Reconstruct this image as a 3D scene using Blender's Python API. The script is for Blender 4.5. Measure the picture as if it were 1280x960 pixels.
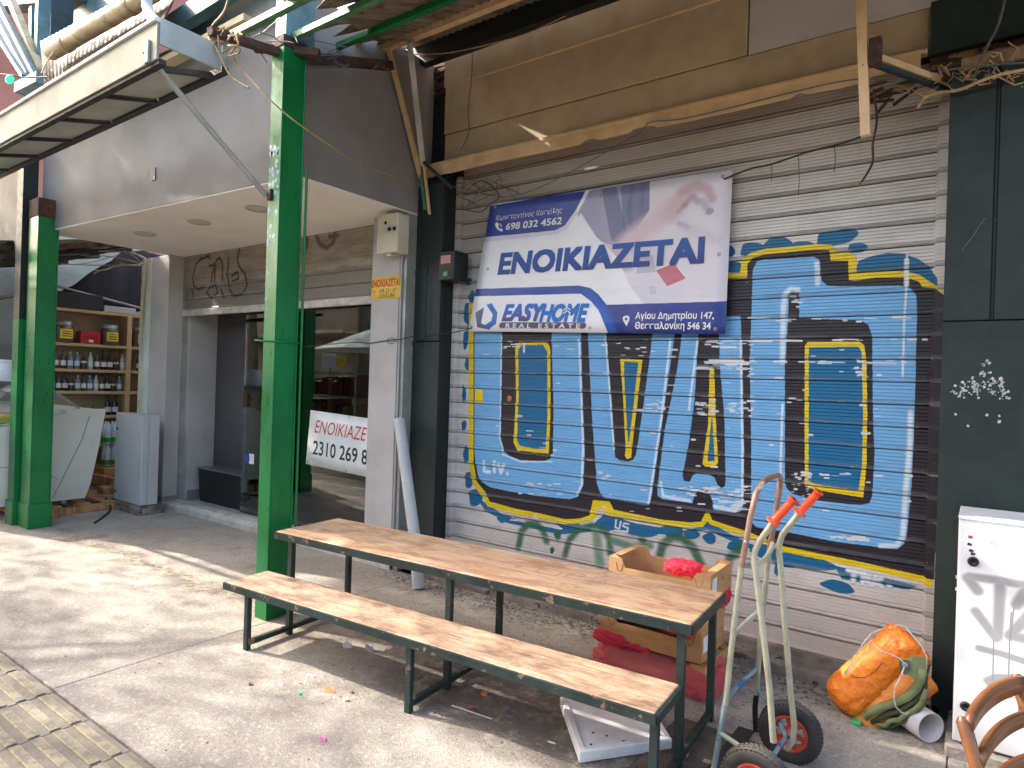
import bpy, bmesh, math, random
import numpy as np
from mathutils import Vector, Matrix
for o in list(bpy.data.objects): bpy.data.objects.remove(o)
sc = bpy.context.scene
COL = sc.collection
PI = math.pi
rnd = random.Random(7)
# ------------------------------------------------------------ camera, sky, sun
cam_d = bpy.data.cameras.new('camera'); cam = bpy.data.objects.new('camera', cam_d); COL.objects.link(cam)
YAW, ROLL = math.radians(35.9), 0.032
fwd = Vector((-math.sin(YAW), math.cos(YAW), 0)); rgt = Vector((math.cos(YAW), math.sin(YAW), 0)); upv = Vector((0, 0, 1))
ca = rgt * math.cos(ROLL) + upv * math.sin(ROLL); cb = upv * math.cos(ROLL) - rgt * math.sin(ROLL)
cam.matrix_world = Matrix(((ca.x, cb.x, -fwd.x, 0), (ca.y, cb.y, -fwd.y, 0), (ca.z, cb.z, -fwd.z, 1.75), (0, 0, 0, 1)))
cam_d.sensor_width = 36; cam_d.lens = 36 * 816 / 1280; cam_d.clip_start = .05; cam_d.clip_end = 600
sc.camera = cam
SUN = Vector((-1.38, -.38, 1.03)).normalized()
wd = bpy.data.worlds.new('World'); sc.world = wd; wd.use_nodes = True
wn = wd.node_tree.nodes; sky = wn.new('ShaderNodeTexSky'); sky.sky_type = 'NISHITA'; sky.sun_disc = False
sky.sun_elevation = math.asin(SUN.z); sky.sun_rotation = math.atan2(SUN.x, SUN.y)
sky.air_density = 1.0; sky.dust_density = 4.0
tint = wn.new('ShaderNodeMix'); tint.data_type = 'RGBA'; tint.blend_type = 'MULTIPLY'; tint.inputs[0].default_value = 1; tint.inputs[7].default_value = (1, .95, .87, 1)   # warm camera balance, hazy sky
wd.node_tree.links.new(sky.outputs[0], tint.inputs[6]); wd.node_tree.links.new(tint.outputs[2], wn['Background'].inputs[0]); wn['Background'].inputs[1].default_value = .15
sun_d = bpy.data.lights.new('sun', 'SUN'); sun_d.energy = 2.0; sun_d.angle = math.radians(.55); sun_d.color = (1, .93, .84)
sun = bpy.data.objects.new('sun', sun_d); COL.objects.link(sun); sun.rotation_euler = SUN.to_track_quat('Z', 'Y').to_euler(); sun.location = (-20, -6, 20)
vs = sc.view_settings; vs.view_transform = 'Standard'; vs.look = 'None'; vs.exposure = 2.65; vs.gamma = 1
# ------------------------------------------------------------ helpers
class MB:
    def __init__(s): s.v = []; s.f = []; s.sm = []
    def add(s, vs_, fs, smooth=False):
        n = len(s.v); s.v += [tuple(v) for v in vs_]; s.f += [tuple(i + n for i in f) for f in fs]; s.sm += [smooth] * len(fs); return s
    def box(s, x0, x1, y0, y1, z0, z1):
        V = [(x, y, z) for z in (z0, z1) for y in (y0, y1) for x in (x0, x1)]
        return s.add(V, [(0, 2, 3, 1), (4, 5, 7, 6), (0, 1, 5, 4), (2, 6, 7, 3), (0, 4, 6, 2), (1, 3, 7, 5)])
    def bev(s, x0, x1, y0, y1, z0, z1, b=.004):   # box with all twelve edges chamfered
        n = len(s.v); bm = bmesh.new(); bmesh.ops.create_cube(bm, size=1)
        for v in bm.verts: v.co = ((x0 + x1) / 2 + v.co.x * (x1 - x0), (y0 + y1) / 2 + v.co.y * (y1 - y0), (z0 + z1) / 2 + v.co.z * (z1 - z0))
        bmesh.ops.bevel(bm, geom=bm.edges[:], offset=b, segments=1, affect='EDGES'); bm.verts.ensure_lookup_table()
        s.add([v.co[:] for v in bm.verts], [[v.index for v in f.verts] for f in bm.faces]); bm.free(); return s
    def bar(s, a, b, w, h=None, up=(0, 0, 1)):     # rectangular bar from a to b
        h = h or w; a = Vector(a); b = Vector(b); d = (b - a).normalized(); u = Vector(up)
        if abs(d.dot(u)) > .95: u = Vector((0, 1, 0))
        r = d.cross(u).normalized(); u = r.cross(d)
        V = [p + r * (w / 2 * i) + u * (h / 2 * j) for p in (a, b) for i, j in ((-1, -1), (1, -1), (1, 1), (-1, 1))]
        return s.add(V, [(0, 1, 2, 3), (7, 6, 5, 4), (0, 4, 5, 1), (1, 5, 6, 2), (2, 6, 7, 3), (3, 7, 4, 0)])
    def tube(s, pts, r, n=8, cap=True):
        pts = [Vector(p) for p in pts]; R = r if isinstance(r, (list, tuple)) else [r] * len(pts); V = []; F = []; u = None
        for i, p in enumerate(pts):
            d = (pts[min(i + 1, len(pts) - 1)] - pts[max(i - 1, 0)]).normalized()
            if u is None: u = Vector((0, 0, 1)) if abs(d.z) < .9 else Vector((1, 0, 0))
            u = (u - d * u.dot(d)).normalized(); w = d.cross(u)
            V += [p + (u * math.cos(2 * PI * k / n) + w * math.sin(2 * PI * k / n)) * R[i] for k in range(n)]
        for i in range(len(pts) - 1):
            F += [(i * n + k, i * n + (k + 1) % n, (i + 1) * n + (k + 1) % n, (i + 1) * n + k) for k in range(n)]
        s.add(V, F, True)
        if cap: s.add(V[:n], [tuple(range(n))[::-1]]); s.add(V[-n:], [tuple(range(n))])
        return s
    def prism(s, poly, axis, a, b):                # polygon in the two other axes, extruded along axis from a to b
        def q(u, v, t): return {'x': (t, u, v), 'y': (u, t, v), 'z': (u, v, t)}[axis]
        n = len(poly); V = [q(u, v, a) for u, v in poly] + [q(u, v, b) for u, v in poly]
        return s.add(V, [tuple(range(n)), tuple(range(2 * n - 1, n - 1, -1))] + [(i, i + n, (i + 1) % n + n, (i + 1) % n) for i in range(n)])
    def lathe(s, prof, c=(0, 0, 0), n=16, axis='z', cap=True):
        V = []; F = []; m = len(prof); c = Vector(c)
        for r, h in prof:
            for k in range(n):
                x, y = r * math.cos(2 * PI * k / n), r * math.sin(2 * PI * k / n)
                V.append(c + Vector({'z': (x, y, h), 'y': (x, h, y), 'x': (h, x, y)}[axis]))
        for i in range(m - 1): F += [(i * n + k, i * n + (k + 1) % n, (i + 1) * n + (k + 1) % n, (i + 1) * n + k) for k in range(n)]
        s.add(V, F, True)
        if cap: s.add(V[:n], [tuple(range(n))]); s.add(V[-n:], [tuple(range(n))])
        return s
    def build(s, name, mat, parent=None, loc=None, **kw):
        me = bpy.data.meshes.new(name); off = Vector((0, 0, 0))
        if parent is not None and kw.pop('world', True):
            p = parent
            while p is not None: off += Vector(p.location); p = p.parent
        if loc is not None: off = Vector(loc)
        me.from_pydata([tuple(Vector(v) - off) for v in s.v], [], s.f)
        me.polygons.foreach_set('use_smooth', s.sm)
        bm = bmesh.new(); bm.from_mesh(me); bmesh.ops.recalc_face_normals(bm, faces=bm.faces); bm.to_mesh(me); bm.free()
        me.materials.append(mat); me.update()
        o = bpy.data.objects.new(name, me); COL.objects.link(o)
        if parent is not None: o.parent = parent
        if loc is not None: o.location = loc
        return tag(o, **{k: v for k, v in kw.items() if k in ('label', 'cat', 'group', 'kind')})
def tag(o, label=None, cat=None, group=None, kind=None):
    if label: o['label'] = label
    if cat: o['category'] = cat
    if group: o['group'] = group
    if kind: o['kind'] = kind
    return o
def thing(name, label, cat, loc=(0, 0, 0), rz=0, group=None):
    o = bpy.data.objects.new(name, None); COL.objects.link(o); o.empty_display_size = .1; o.location = loc; o.rotation_euler = (0, 0, rz)
    return tag(o, label, cat, group)
def dup(o, loc=None, rz=None, label=None, parent=None, name=None):
    c = o.copy(); COL.objects.link(c)
    if parent is not None: c.parent = parent
    if loc is not None: c.location = loc
    if rz is not None: c.rotation_euler = (0, 0, rz)
    if label: c['label'] = label
    for ch in list(o.children): dup(ch, parent=c)
    return c
def subdivide(o, levels=1, simple=False):
    m = o.modifiers.new('subsurf', 'SUBSURF'); m.levels = m.render_levels = levels
    if simple: m.subdivision_type = 'SIMPLE'
    return o
# ------------------------------------------------------------ materials
def lin(c):   # sRGB 0-255 -> linear
    return tuple(((x / 255) / 12.92 if x / 255 <= .04045 else ((x / 255 + .055) / 1.055) ** 2.4) for x in c)
class NT:
    def __init__(s, name):
        s.m = bpy.data.materials.new(name); s.m.use_nodes = True; s.n = s.m.node_tree.nodes; s.l = s.m.node_tree.links; s.b = s.n['Principled BSDF']
        s.geo = s.n.new('ShaderNodeNewGeometry'); s.tc = s.n.new('ShaderNodeTexCoord'); s.pos = s.geo.outputs['Position']
    def link(s, a, b): s.l.new(a, b)
    def val(s, sock, v):
        if isinstance(v, bpy.types.NodeSocket): s.l.new(v, sock)
        else: sock.default_value = v
    def mapp(s, vec, scale=(1, 1, 1), rot=(0, 0, 0), loc=(0, 0, 0)):
        n = s.n.new('ShaderNodeMapping'); s.l.new(vec, n.inputs[0]); n.inputs['Scale'].default_value = scale; n.inputs['Rotation'].default_value = rot; n.inputs['Location'].default_value = loc; return n.outputs[0]
    def noise(s, vec, scale, detail=4, rough=.55, dist=0):
        n = s.n.new('ShaderNodeTexNoise'); s.l.new(vec, n.inputs[0]); n.inputs['Scale'].default_value = scale; n.inputs['Detail'].default_value = detail; n.inputs['Roughness'].default_value = rough; n.inputs['Distortion'].default_value = dist; return n.outputs[0]
    def voro(s, vec, scale, out=0, feature='F1'):
        n = s.n.new('ShaderNodeTexVoronoi'); n.feature = feature; s.l.new(vec, n.inputs[0]); n.inputs['Scale'].default_value = scale; return n.outputs[out]
    def ramp(s, fac, a, b, inv=False):
        n = s.n.new('ShaderNodeMapRange'); s.l.new(fac, n.inputs[0]); n.inputs[1].default_value = a; n.inputs[2].default_value = b
        n.inputs[3].default_value = 1 if inv else 0; n.inputs[4].default_value = 0 if inv else 1; n.interpolation_type = 'SMOOTHSTEP'; return n.outputs[0]
    def math(s, op, a, b=0, c=0):
        n = s.n.new('ShaderNodeMath'); n.operation = op; s.val(n.inputs[0], a); s.val(n.inputs[1], b); s.val(n.inputs[2], c); return n.outputs[0]
    def mix(s, fac, a, b, mode='MIX'):
        n = s.n.new('ShaderNodeMix'); n.data_type = 'RGBA'; n.blend_type = mode
        s.val(n.inputs[0], fac)
        for k, v in ((6, a), (7, b)): s.val(n.inputs[k], v if isinstance(v, bpy.types.NodeSocket) else (*v[:3], 1))
        return n.outputs[2]
    def xyz(s, vec):
        n = s.n.new('ShaderNodeSeparateXYZ'); s.l.new(vec, n.inputs[0]); return n.outputs
    def comb(s, x, y, z):
        n = s.n.new('ShaderNodeCombineXYZ'); s.val(n.inputs[0], x); s.val(n.inputs[1], y); s.val(n.inputs[2], z); return n.outputs[0]
    def bump(s, h, dist=.01, strength=1):
        n = s.n.new('ShaderNodeBump'); s.l.new(h, n.inputs['Height']); n.inputs['Distance'].default_value = dist; n.inputs['Strength'].default_value = strength; s.l.new(n.outputs[0], s.b.inputs['Normal'])
    def fin(s, col=None, rough=None, metal=None, spec=None):
        if col is not None: s.val(s.b.inputs['Base Color'], col if isinstance(col, bpy.types.NodeSocket) else (*col[:3], 1))
        if rough is not None: s.val(s.b.inputs['Roughness'], rough)
        if metal is not None: s.val(s.b.inputs['Metallic'], metal)
        if spec is not None: s.b.inputs['Specular IOR Level'].default_value = spec
        return s.m
def M(name, c, c2=None, sc_=6, rough=.6, metal=0, bump=.0015, bsc=40, stretch=(1, 1, 1), chip=None, chipt=.66, chipsc=14, grime=.35, dust=None):
    """painted / plain surface: large mottling, fine grain, optional chips of another colour, dirt"""
    t = NT(name); p = t.mapp(t.pos, stretch); c = lin(c); c2 = lin(c2) if c2 else tuple(x * .72 for x in c)
    col = t.mix(t.ramp(t.noise(p, sc_, 5, .6), .35, .7), c, c2)
    col = t.mix(t.math('MULTIPLY', t.ramp(t.noise(p, sc_ * .35, 6, .7), .45, .75), grime), col, tuple(x * .45 for x in c2))
    h = t.noise(p, bsc, 4, .6); rg = t.math('MULTIPLY_ADD', t.noise(p, sc_ * 3, 4), .3, rough - .15)
    if chip:
        k = t.ramp(t.noise(t.mapp(t.pos, stretch, loc=(3, 1, 7)), chipsc, 7, .72), chipt, chipt + .02)
        col = t.mix(k, col, lin(chip)); h = t.math('SUBTRACT', h, t.math('MULTIPLY', k, .8))
    if dust: col = t.mix(t.math('MULTIPLY', t.ramp(t.xyz(t.geo.outputs['Normal'])[2], .5, .95), .5), col, lin(dust))
    t.bump(h, bump); return t.fin(col, rg, metal)
def flat(name, c, rough=.5, metal=0, emis=0, trans=0, alpha=1):
    t = NT(name); c = lin(c); col = t.mix(t.ramp(t.noise(t.pos, 25, 3), .3, .7), c, tuple(x * .85 for x in c)); t.fin(col, rough, metal)
    t.b.inputs['Transmission Weight'].default_value = trans
    if emis: t.b.inputs['Emission Color'].default_value = (*c, 1); t.b.inputs['Emission Strength'].default_value = emis
    if alpha < 1: t.b.inputs['Alpha'].default_value = alpha
    return t.m
# ------------------------------------------------------------ flat print: paint rasterised from outlines into a picture, mapped by world x and z
class Canvas:
    def __init__(s, name, x0, x1, z0, z1, res):
        s.name, s.x0, s.x1, s.z0, s.z1 = name, x0, x1, z0, z1
        s.w = int((x1 - x0) * res); s.h = int((z1 - z0) * res); s.res = res; s.a = np.zeros((s.h, s.w, 4), np.float32)
    def px(s, p): return ((p[0] - s.x0) * s.res, (p[1] - s.z0) * s.res)
    def put(s, mask, y0, x0, col, al=1.0):
        h, w = mask.shape; sub = s.a[y0:y0 + h, x0:x0 + w]; k = (mask * al)[..., None].astype(np.float32)
        sub[..., :3] = sub[..., :3] * (1 - k) + np.array(lin(col), np.float32) * k; sub[..., 3:] = np.maximum(sub[..., 3:], k)
    def poly(s, pts, col, al=1.0):
        q = [s.px(p) for p in pts]; xs = [p[0] for p in q]; ys = [p[1] for p in q]
        x0, x1 = max(0, int(min(xs)) - 1), min(s.w, int(max(xs)) + 2); y0, y1 = max(0, int(min(ys)) - 1), min(s.h, int(max(ys)) + 2)
        if x1 <= x0 or y1 <= y0: return s
        X, Y = np.meshgrid(np.arange(x0, x1) + .5, np.arange(y0, y1) + .5); m = np.zeros(X.shape, bool); n = len(q)
        for i in range(n):
            (ax, ay), (bx, by) = q[i], q[(i + 1) % n]
            if ay == by: continue
            m ^= ((ay > Y) != (by > Y)) & (X < (bx - ax) * (Y - ay) / (by - ay) + ax)
        s.put(m.astype(np.float32), y0, x0, col, al); return s
    def stroke(s, pts, wd_, col, al=1.0, soft=.0):
        q = [s.px(p) for p in pts]; r = wd_ * s.res / 2; xs = [p[0] for p in q]; ys = [p[1] for p in q]; e = r * (1 + soft) + 2
        x0, x1 = max(0, int(min(xs) - e)), min(s.w, int(max(xs) + e)); y0, y1 = max(0, int(min(ys) - e)), min(s.h, int(max(ys) + e))
        if x1 <= x0 or y1 <= y0: return s
        X, Y = np.meshgrid(np.arange(x0, x1) + .5, np.arange(y0, y1) + .5); D = np.full(X.shape, 1e9)
        if len(q) == 1: q = q * 2
        for (ax, ay), (bx, by) in zip(q, q[1:]):
            dx, dy = bx - ax, by - ay; L = dx * dx + dy * dy
            t = np.clip(((X - ax) * dx + (Y - ay) * dy) / L, 0, 1) if L > 0 else 0
            D = np.minimum(D, np.hypot(X - ax - t * dx, Y - ay - t * dy))
        s.put(np.clip((r * (1 + soft) - D) / max(1, r * soft * 2), 0, 1), y0, x0, col, al); return s
    def blob(s, x, z, rx, rz, col, al=1.0):
        rr = random.Random(int(x * 991 + z * 77)); ph = rr.random() * 6
        return s.poly([(x + rx * math.cos(t) * (1 + .13 * math.sin(3 * t + ph)), z + rz * math.sin(t) * (1 + .13 * math.sin(2 * t + ph))) for t in [2 * PI * k / 28 for k in range(28)]], col, al)
    def image(s):
        im = bpy.data.images.new(s.name, s.w, s.h, alpha=True, float_buffer=False); im.colorspace_settings.name = 'Non-Color'; im.alpha_mode = 'CHANNEL_PACKED'
        b = s.a.copy(); b[..., :3] = np.sqrt(b[..., :3])     # stored as square roots to keep the dark tones
        im.pixels.foreach_set(b.ravel()); im.update(); im.pack(); return im
    def sample(s, t):
        o = t.xyz(t.pos); u = t.math('MULTIPLY', t.math('SUBTRACT', o[0], s.x0), 1 / (s.x1 - s.x0)); v = t.math('MULTIPLY', t.math('SUBTRACT', o[2], s.z0), 1 / (s.z1 - s.z0))
        n = t.n.new('ShaderNodeTexImage'); n.image = s.image(); n.extension = 'CLIP'; t.link(t.comb(u, v, 0), n.inputs[0])
        return t.mix(1, n.outputs[0], n.outputs[0], 'MULTIPLY'), n.outputs[1]
def text_mesh(body, fit, fn, name, mat, parent, bold=.0, shear=0, align=None, off=.0008):
    """lettering as a thin mesh; fit = (u0,u1,v0,v1) box in a sheet, fn maps (u,v,d) to world"""
    c = bpy.data.curves.new('t', 'FONT'); c.body = body; c.size = 1; c.shear = shear; c.resolution_u = 3
    o = bpy.data.objects.new('t', c); COL.objects.link(o); dg = bpy.context.evaluated_depsgraph_get(); me = bpy.data.meshes.new_from_object(o.evaluated_get(dg))
    vs_ = [v.co.copy() for v in me.vertices]; fs = [tuple(p.vertices) for p in me.polygons]
    bpy.data.objects.remove(o); bpy.data.curves.remove(c); bpy.data.meshes.remove(me)
    sh_ = [(0, 0)] + ([(bold * a, bold * b) for a in (-1, 0, 1) for b in (-1, 0, 1) if a or b] if bold > .01 else [])
    x0 = min(v.x for v in vs_) - bold; x1 = max(v.x for v in vs_) + bold; y0 = min(v.y for v in vs_) - bold; y1 = max(v.y for v in vs_) + bold; u0, u1, v0, v1 = fit
    mb = MB()
    for i, (dx, dy) in enumerate(sh_):      # heavier strokes: the outline struck again around itself, each strike 0.05 mm lower
        mb.add([fn(u0 + (v.x + dx - x0) / (x1 - x0) * (u1 - u0), v0 + (v.y + dy - y0) / (y1 - y0) * (v1 - v0), off - i * .00005) for v in vs_], fs)
    return mb.build(name, mat, parent)
def PX(x, y, Y=4.6):     # where the photograph shows a painted mark, traced onto its wall (x, z)
    d = fwd * 816 + ca * (x - 640) - cb * (y - 480); k = Y / d.y; return (d.x * k, 1.75 + d.z * k)
def PXY(x, y, Y): a, b = PX(x, y, Y); return (a, Y, b)
# ------------------------------------------------------------ material library
def mat_concrete():
    t = NT('concrete'); p = t.pos; o = t.xyz(p)
    big = t.noise(p, .9, 6, .62, .4); mid = t.noise(p, 5, 7, .7); fine = t.noise(p, 90, 4, .7)
    c = t.mix(t.ramp(big, .36, .64), lin((196, 184, 168)), lin((166, 155, 142)))
    c = t.mix(t.math('MULTIPLY', t.ramp(mid, .45, .72), .6), c, lin((148, 136, 122)))
    front = t.ramp(t.math('ADD', o[1], t.math('MULTIPLY', t.noise(p, .8, 4), .8)), 3.3, 2.4)     # greyer towards the lane
    c = t.mix(t.math('MULTIPLY', front, .45), c, lin((142, 137, 131)))
    c = t.mix(t.math('MULTIPLY', t.ramp(fine, .38, .66), .5), c, lin((112, 104, 97)))
    c = t.mix(t.math('MULTIPLY', t.ramp(t.noise(p, 38, 5, .75), .5, .68), .45), c, lin((222, 214, 202))); c = t.mix(t.math('MULTIPLY', t.ramp(t.noise(t.mapp(p, (1, 1, 1), loc=(7, 7, 0)), 30, 5, .75), .52, .66), .4), c, lin((104, 96, 88)))
    c = t.mix(t.math('MULTIPLY', t.ramp(t.voro(p, 16), .0, .12, True), t.ramp(t.noise(p, 2.2, 3), .5, .66)), c, lin((86, 78, 72)))      # trodden specks
    c = t.mix(t.math('MULTIPLY', t.ramp(t.noise(t.mapp(p, (1, 1, 1), loc=(5, 2, 0)), 1.7, 6, .7), .56, .7), .55), c, lin((112, 98, 84)))   # stains
    # dirt gathered along the foot of the wall and along the seam by the columns
    wall = t.ramp(t.math('ADD', o[1], t.math('MULTIPLY', t.noise(p, 3.5, 6, .7), .9)), 4.25, 4.6)
    wall = t.math('MULTIPLY', wall, t.ramp(o[0], -4.9, -4.2))
    c = t.mix(t.math('MULTIPLY', t.math('MULTIPLY', wall, .8), t.ramp(t.noise(p, 22, 6, .75), .42, .62)), c, lin((88, 76, 66)))
    seam = t.ramp(t.math('ABSOLUTE', t.math('SUBTRACT', t.math('ADD', o[1], t.math('MULTIPLY', t.noise(p, 1.6, 5, .7), .5)), 3.17)), .0, .14, True)
    seam = t.math('MULTIPLY', seam, t.ramp(o[0], -3.9, -4.6))
    c = t.mix(t.math('MULTIPLY', seam, t.ramp(t.noise(p, 18, 6, .75), .4, .62)), c, lin((120, 104, 82)))
    edge = t.math('MULTIPLY', t.ramp(t.math('ADD', o[1], t.math('MULTIPLY', t.noise(p, 9, 5, .7), .12)), 1.53, 1.49), t.ramp(o[1], 1.2, 1.4))
    c = t.mix(t.math('MULTIPLY', edge, .8), c, lin((92, 82, 74)))
    under = t.math('MULTIPLY', t.math('MULTIPLY', t.ramp(o[0], -3.4, -2.6), t.ramp(o[1], 2.35, 2.7)), t.ramp(o[1], 3.5, 3.0))   # bench shade painted into the ground colour, mixed with trodden dirt
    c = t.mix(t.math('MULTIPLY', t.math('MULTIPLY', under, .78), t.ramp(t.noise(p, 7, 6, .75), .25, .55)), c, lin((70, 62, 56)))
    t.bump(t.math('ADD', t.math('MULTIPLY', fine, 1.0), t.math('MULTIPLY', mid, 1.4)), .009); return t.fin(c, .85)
def mat_tile():
    t = NT('paving_tile'); p = t.pos; oi = t.n.new('ShaderNodeObjectInfo').outputs['Random']
    c = t.mix(t.ramp(t.noise(p, 5, 5, .7), .3, .7), lin((144, 135, 122)), lin((112, 104, 94)))
    c = t.mix(t.math('MULTIPLY', oi, .35), c, lin((106, 98, 88))); c = t.mix(t.math('MULTIPLY', t.ramp(t.noise(p, 60, 4, .7), .4, .75), .5), c, lin((96, 88, 80)))
    t.bump(t.noise(p, 90, 3), .003); return t.fin(c, .8)
def mat_rib():
    t = NT('yellow_rib'); p = t.pos; oy = t.xyz(t.tc.outputs['Object'])[1]; f = t.math('FRACT', t.math('DIVIDE', t.math('SUBTRACT', oy, .012), .088))
    ed = t.math('MULTIPLY', t.ramp(t.math('ABSOLUTE', t.math('SUBTRACT', f, .267)), .17, .21), t.ramp(t.noise(p, 22, 7, .8), .56, .46))
    c = t.mix(t.ramp(t.noise(p, 14, 6, .75), .4, .6), lin((146, 136, 118)), lin((116, 107, 96))); c = t.mix(t.math('MULTIPLY', ed, .65), c, lin((176, 160, 104)))
    t.bump(t.noise(p, 90, 3), .002); return t.fin(c, .75)
def mat_wood(name, base, dark, pale, seed=0, rot=0, purple=0):
    t = NT(name); p = t.mapp(t.tc.outputs['Object'], (1, 1, 1), (0, 0, rot), (seed, 0, 0))
    g = t.noise(t.mapp(p, (1.5, 40, 8)), 3, 9, .72, .5); g2 = t.noise(t.mapp(p, (1.1, 11, 3)), 2.2, 7, .72, .8); b = t.noise(t.mapp(p, (1.6, 3.4, 1)), 2.6, 8, .74, .4)
    c = t.mix(t.ramp(g, .34, .64), lin(pale), lin(base)); c = t.mix(t.math('MULTIPLY', t.ramp(b, .42, .64), .75), c, lin(dark))
    c = t.mix(t.math('MULTIPLY', t.ramp(g2, .50, .68), .6), c, lin(tuple(x * .62 for x in dark)))
    c = t.mix(t.math('MULTIPLY', t.ramp(t.noise(t.mapp(p, (5, 60, 1), loc=(1, 3, 0)), 3, 6, .8), .60, .66), .7), c, lin(tuple(x * .45 for x in dark)))   # open cracks along the grain
    c = t.mix(t.math('MULTIPLY', t.ramp(t.noise(t.mapp(p, (3, 9, 1), loc=(9, 4, 0)), 3, 8, .8), .60, .68), .7), c, lin((232, 214, 190)))                  # scuffs down to pale fibre
    c = t.mix(t.math('MULTIPLY', t.ramp(t.noise(t.mapp(p, (1, 1, 1), loc=(4, 4, 0)), 34, 3, .6), .68, .74), .6), c, lin((70, 52, 42)))                 # spots
    if purple: c = t.mix(t.math('MULTIPLY', t.ramp(t.noise(t.mapp(p, (2, 4, 1), loc=(2, 8, 0)), 3.2, 5, .8), .64, .70), purple), c, lin((120, 108, 136)))
    t.bump(t.math('ADD', g, t.math('MULTIPLY', t.noise(p, 70, 3), .4)), .004); return t.fin(c, t.math('MULTIPLY_ADD', g, .3, .5))
CONC = mat_concrete()
CONC2 = M('rough_concrete', (150, 140, 130), (104, 94, 86), 5, .9, 0, .01, 30, chip=(82, 70, 60), chipt=.58, chipsc=9, grime=.6)
TILE = mat_tile(); RIB = mat_rib()
ASPH = M('asphalt', (86, 84, 82), (64, 62, 60), 2, .9, 0, .004, 120)
GREEN = M('green_paint', (8, 118, 58), (6, 100, 50), 5, .32, 0, .0015, 22, stretch=(1, 1, .35), chip=(44, 52, 50), chipt=.71, chipsc=10, grime=.25)
DKGREEN = M('dark_green_paint', (29, 44, 41), (20, 32, 30), 4, .62, 0, .0015, 18, chip=(96, 104, 98), chipt=.73, chipsc=13, grime=.4)
DKGREEN2 = M('green_black_paint', (20, 28, 27), (15, 21, 20), 5, .5, 0, .002, 25, grime=.3)
FRAMEG = M('worn_frame_paint', (38, 56, 54), (28, 42, 41), 9, .5, .1, .001, 60, chip=(128, 100, 84), chipt=.60, chipsc=11, grime=.3)
LTGREEN = M('light_green_paint', (86, 132, 92), (60, 104, 70), 9, .5, 0, .002, 40, chip=(150, 140, 120), chipt=.62, grime=.3)
BEIGE = M('beige_paint', (192, 170, 136), (174, 152, 118), 3, .6, 0, .002, 14, stretch=(1, 1, 1), chip=(92, 78, 60), chipt=.74, chipsc=30, grime=.3)
BEIGE2 = M('beige_trim', (216, 182, 138), (194, 160, 118), 5, .55, 0, .001, 30, chip=(110, 86, 62), chipt=.70, chipsc=22, grime=.3)
GREYP = M('grey_plaster', (182, 179, 178), (168, 164, 163), 2.2, .7, 0, .001, 50, grime=.12)
GREYP2 = M('grey_box_plaster', (138, 134, 131), (124, 120, 117), 1.4, .7, 0, .001, 60, grime=.14)
GREYP3 = M('grey_baseboard', (128, 124, 126), (112, 108, 110), 4, .7, grime=.3)
SOFFIT = M('soffit_white', (240, 233, 222), (230, 221, 210), 1.5, .8, 0, .0006, 60, grime=.08)
LENS = flat('lamp_lens', (206, 200, 188), .35)
STEELW = M('old_white_metal', (214, 212, 208), (182, 178, 172), 6, .45, 0, .0008, 50, stretch=(1, 1, .3), chip=(120, 84, 60), chipt=.70, chipsc=16, grime=.35)
SHED = M('galvanised_grey', (168, 170, 164), (146, 146, 140), 3, .45, .35, .0008, 40, grime=.3)
WHITEC = M('white_cabinet', (226, 226, 228), (214, 214, 218), 2, .4, 0, .0006, 60, grime=.14)
GREYC = M('grey_cabinet', (184, 187, 190), (172, 174, 176), 2, .5, 0, .0006, 60, grime=.15)
DARKW = M('rotten_wood', (84, 58, 42), (44, 32, 26), 7, .9, 0, .012, 18, stretch=(.25, 1, 1), chip=(150, 112, 76), chipt=.6, chipsc=9, grime=.6)
RUSTY = M('rusty_steel', (90, 60, 44), (52, 40, 34), 9, .8, .2, .006, 30, chip=(140, 90, 60), chipt=.6, grime=.5)
BLACKM = M('black_frame', (40, 34, 32), (30, 26, 25), 6, .5, 0, .001, 40)
FIBRE = M('panel_grey_green', (170, 172, 158), (150, 152, 140), 3, .5, 0, .0006, 30, grime=.2)
CORR = M('corrugated_sheet', (150, 136, 112), (96, 84, 68), 3, .7, .25, .003, 20, stretch=(3, .5, 1), chip=(80, 56, 40), chipt=.6, chipsc=8, grime=.7)
TEAL = M('teal_steel', (96, 132, 142), (66, 98, 106), 4, .4, .1, .001, 30, chip=(150, 160, 160), chipt=.68, grime=.4)
TEALD = M('dark_teal_steel', (44, 70, 72), (30, 50, 54), 4, .5, .1, .001, 30, grime=.4)
PINKW = M('pink_render', (176, 118, 104), (162, 106, 94), 1, .9, 0, .004, 20, grime=.15)
PIPEC = M('old_cream_pipe', (206, 184, 150), (172, 140, 104), 7, .5, 0, .001, 40, chip=(120, 84, 52), chipt=.64, grime=.4)
PVC = M('grey_pvc', (188, 188, 188), (170, 168, 168), 5, .35, 0, .0004, 60, stretch=(1, 1, .2), grime=.2)
PVCW = M('white_pvc', (214, 208, 206), (196, 188, 186), 5, .4, 0, .0004, 60, grime=.25)
CARD = M('cardboard', (196, 150, 102), (178, 132, 88), 6, .8, 0, .0012, 60, stretch=(1, 1, 3), grime=.18)
STYRO = M('styrofoam', (232, 230, 228), (214, 210, 208), 9, .75, 0, .002, 160, grime=.2)
CHAIRW = M('brown_chair_wood', (124, 80, 48), (100, 62, 36), 5, .35, 0, .0008, 30, stretch=(1, 1, 4), grime=.25)
RUBBER = M('tyre_rubber', (52, 49, 47), (40, 38, 37), 12, .8, 0, .002, 60, dust=(120, 112, 104), grime=.3)
HUBRED = M('red_hub', (198, 70, 56), (170, 56, 48), 9, .45, grime=.4)
GRIP = M('orange_grip', (240, 84, 34), (224, 70, 26), 9, .4, 0, .001, 90, grime=.15)
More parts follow.
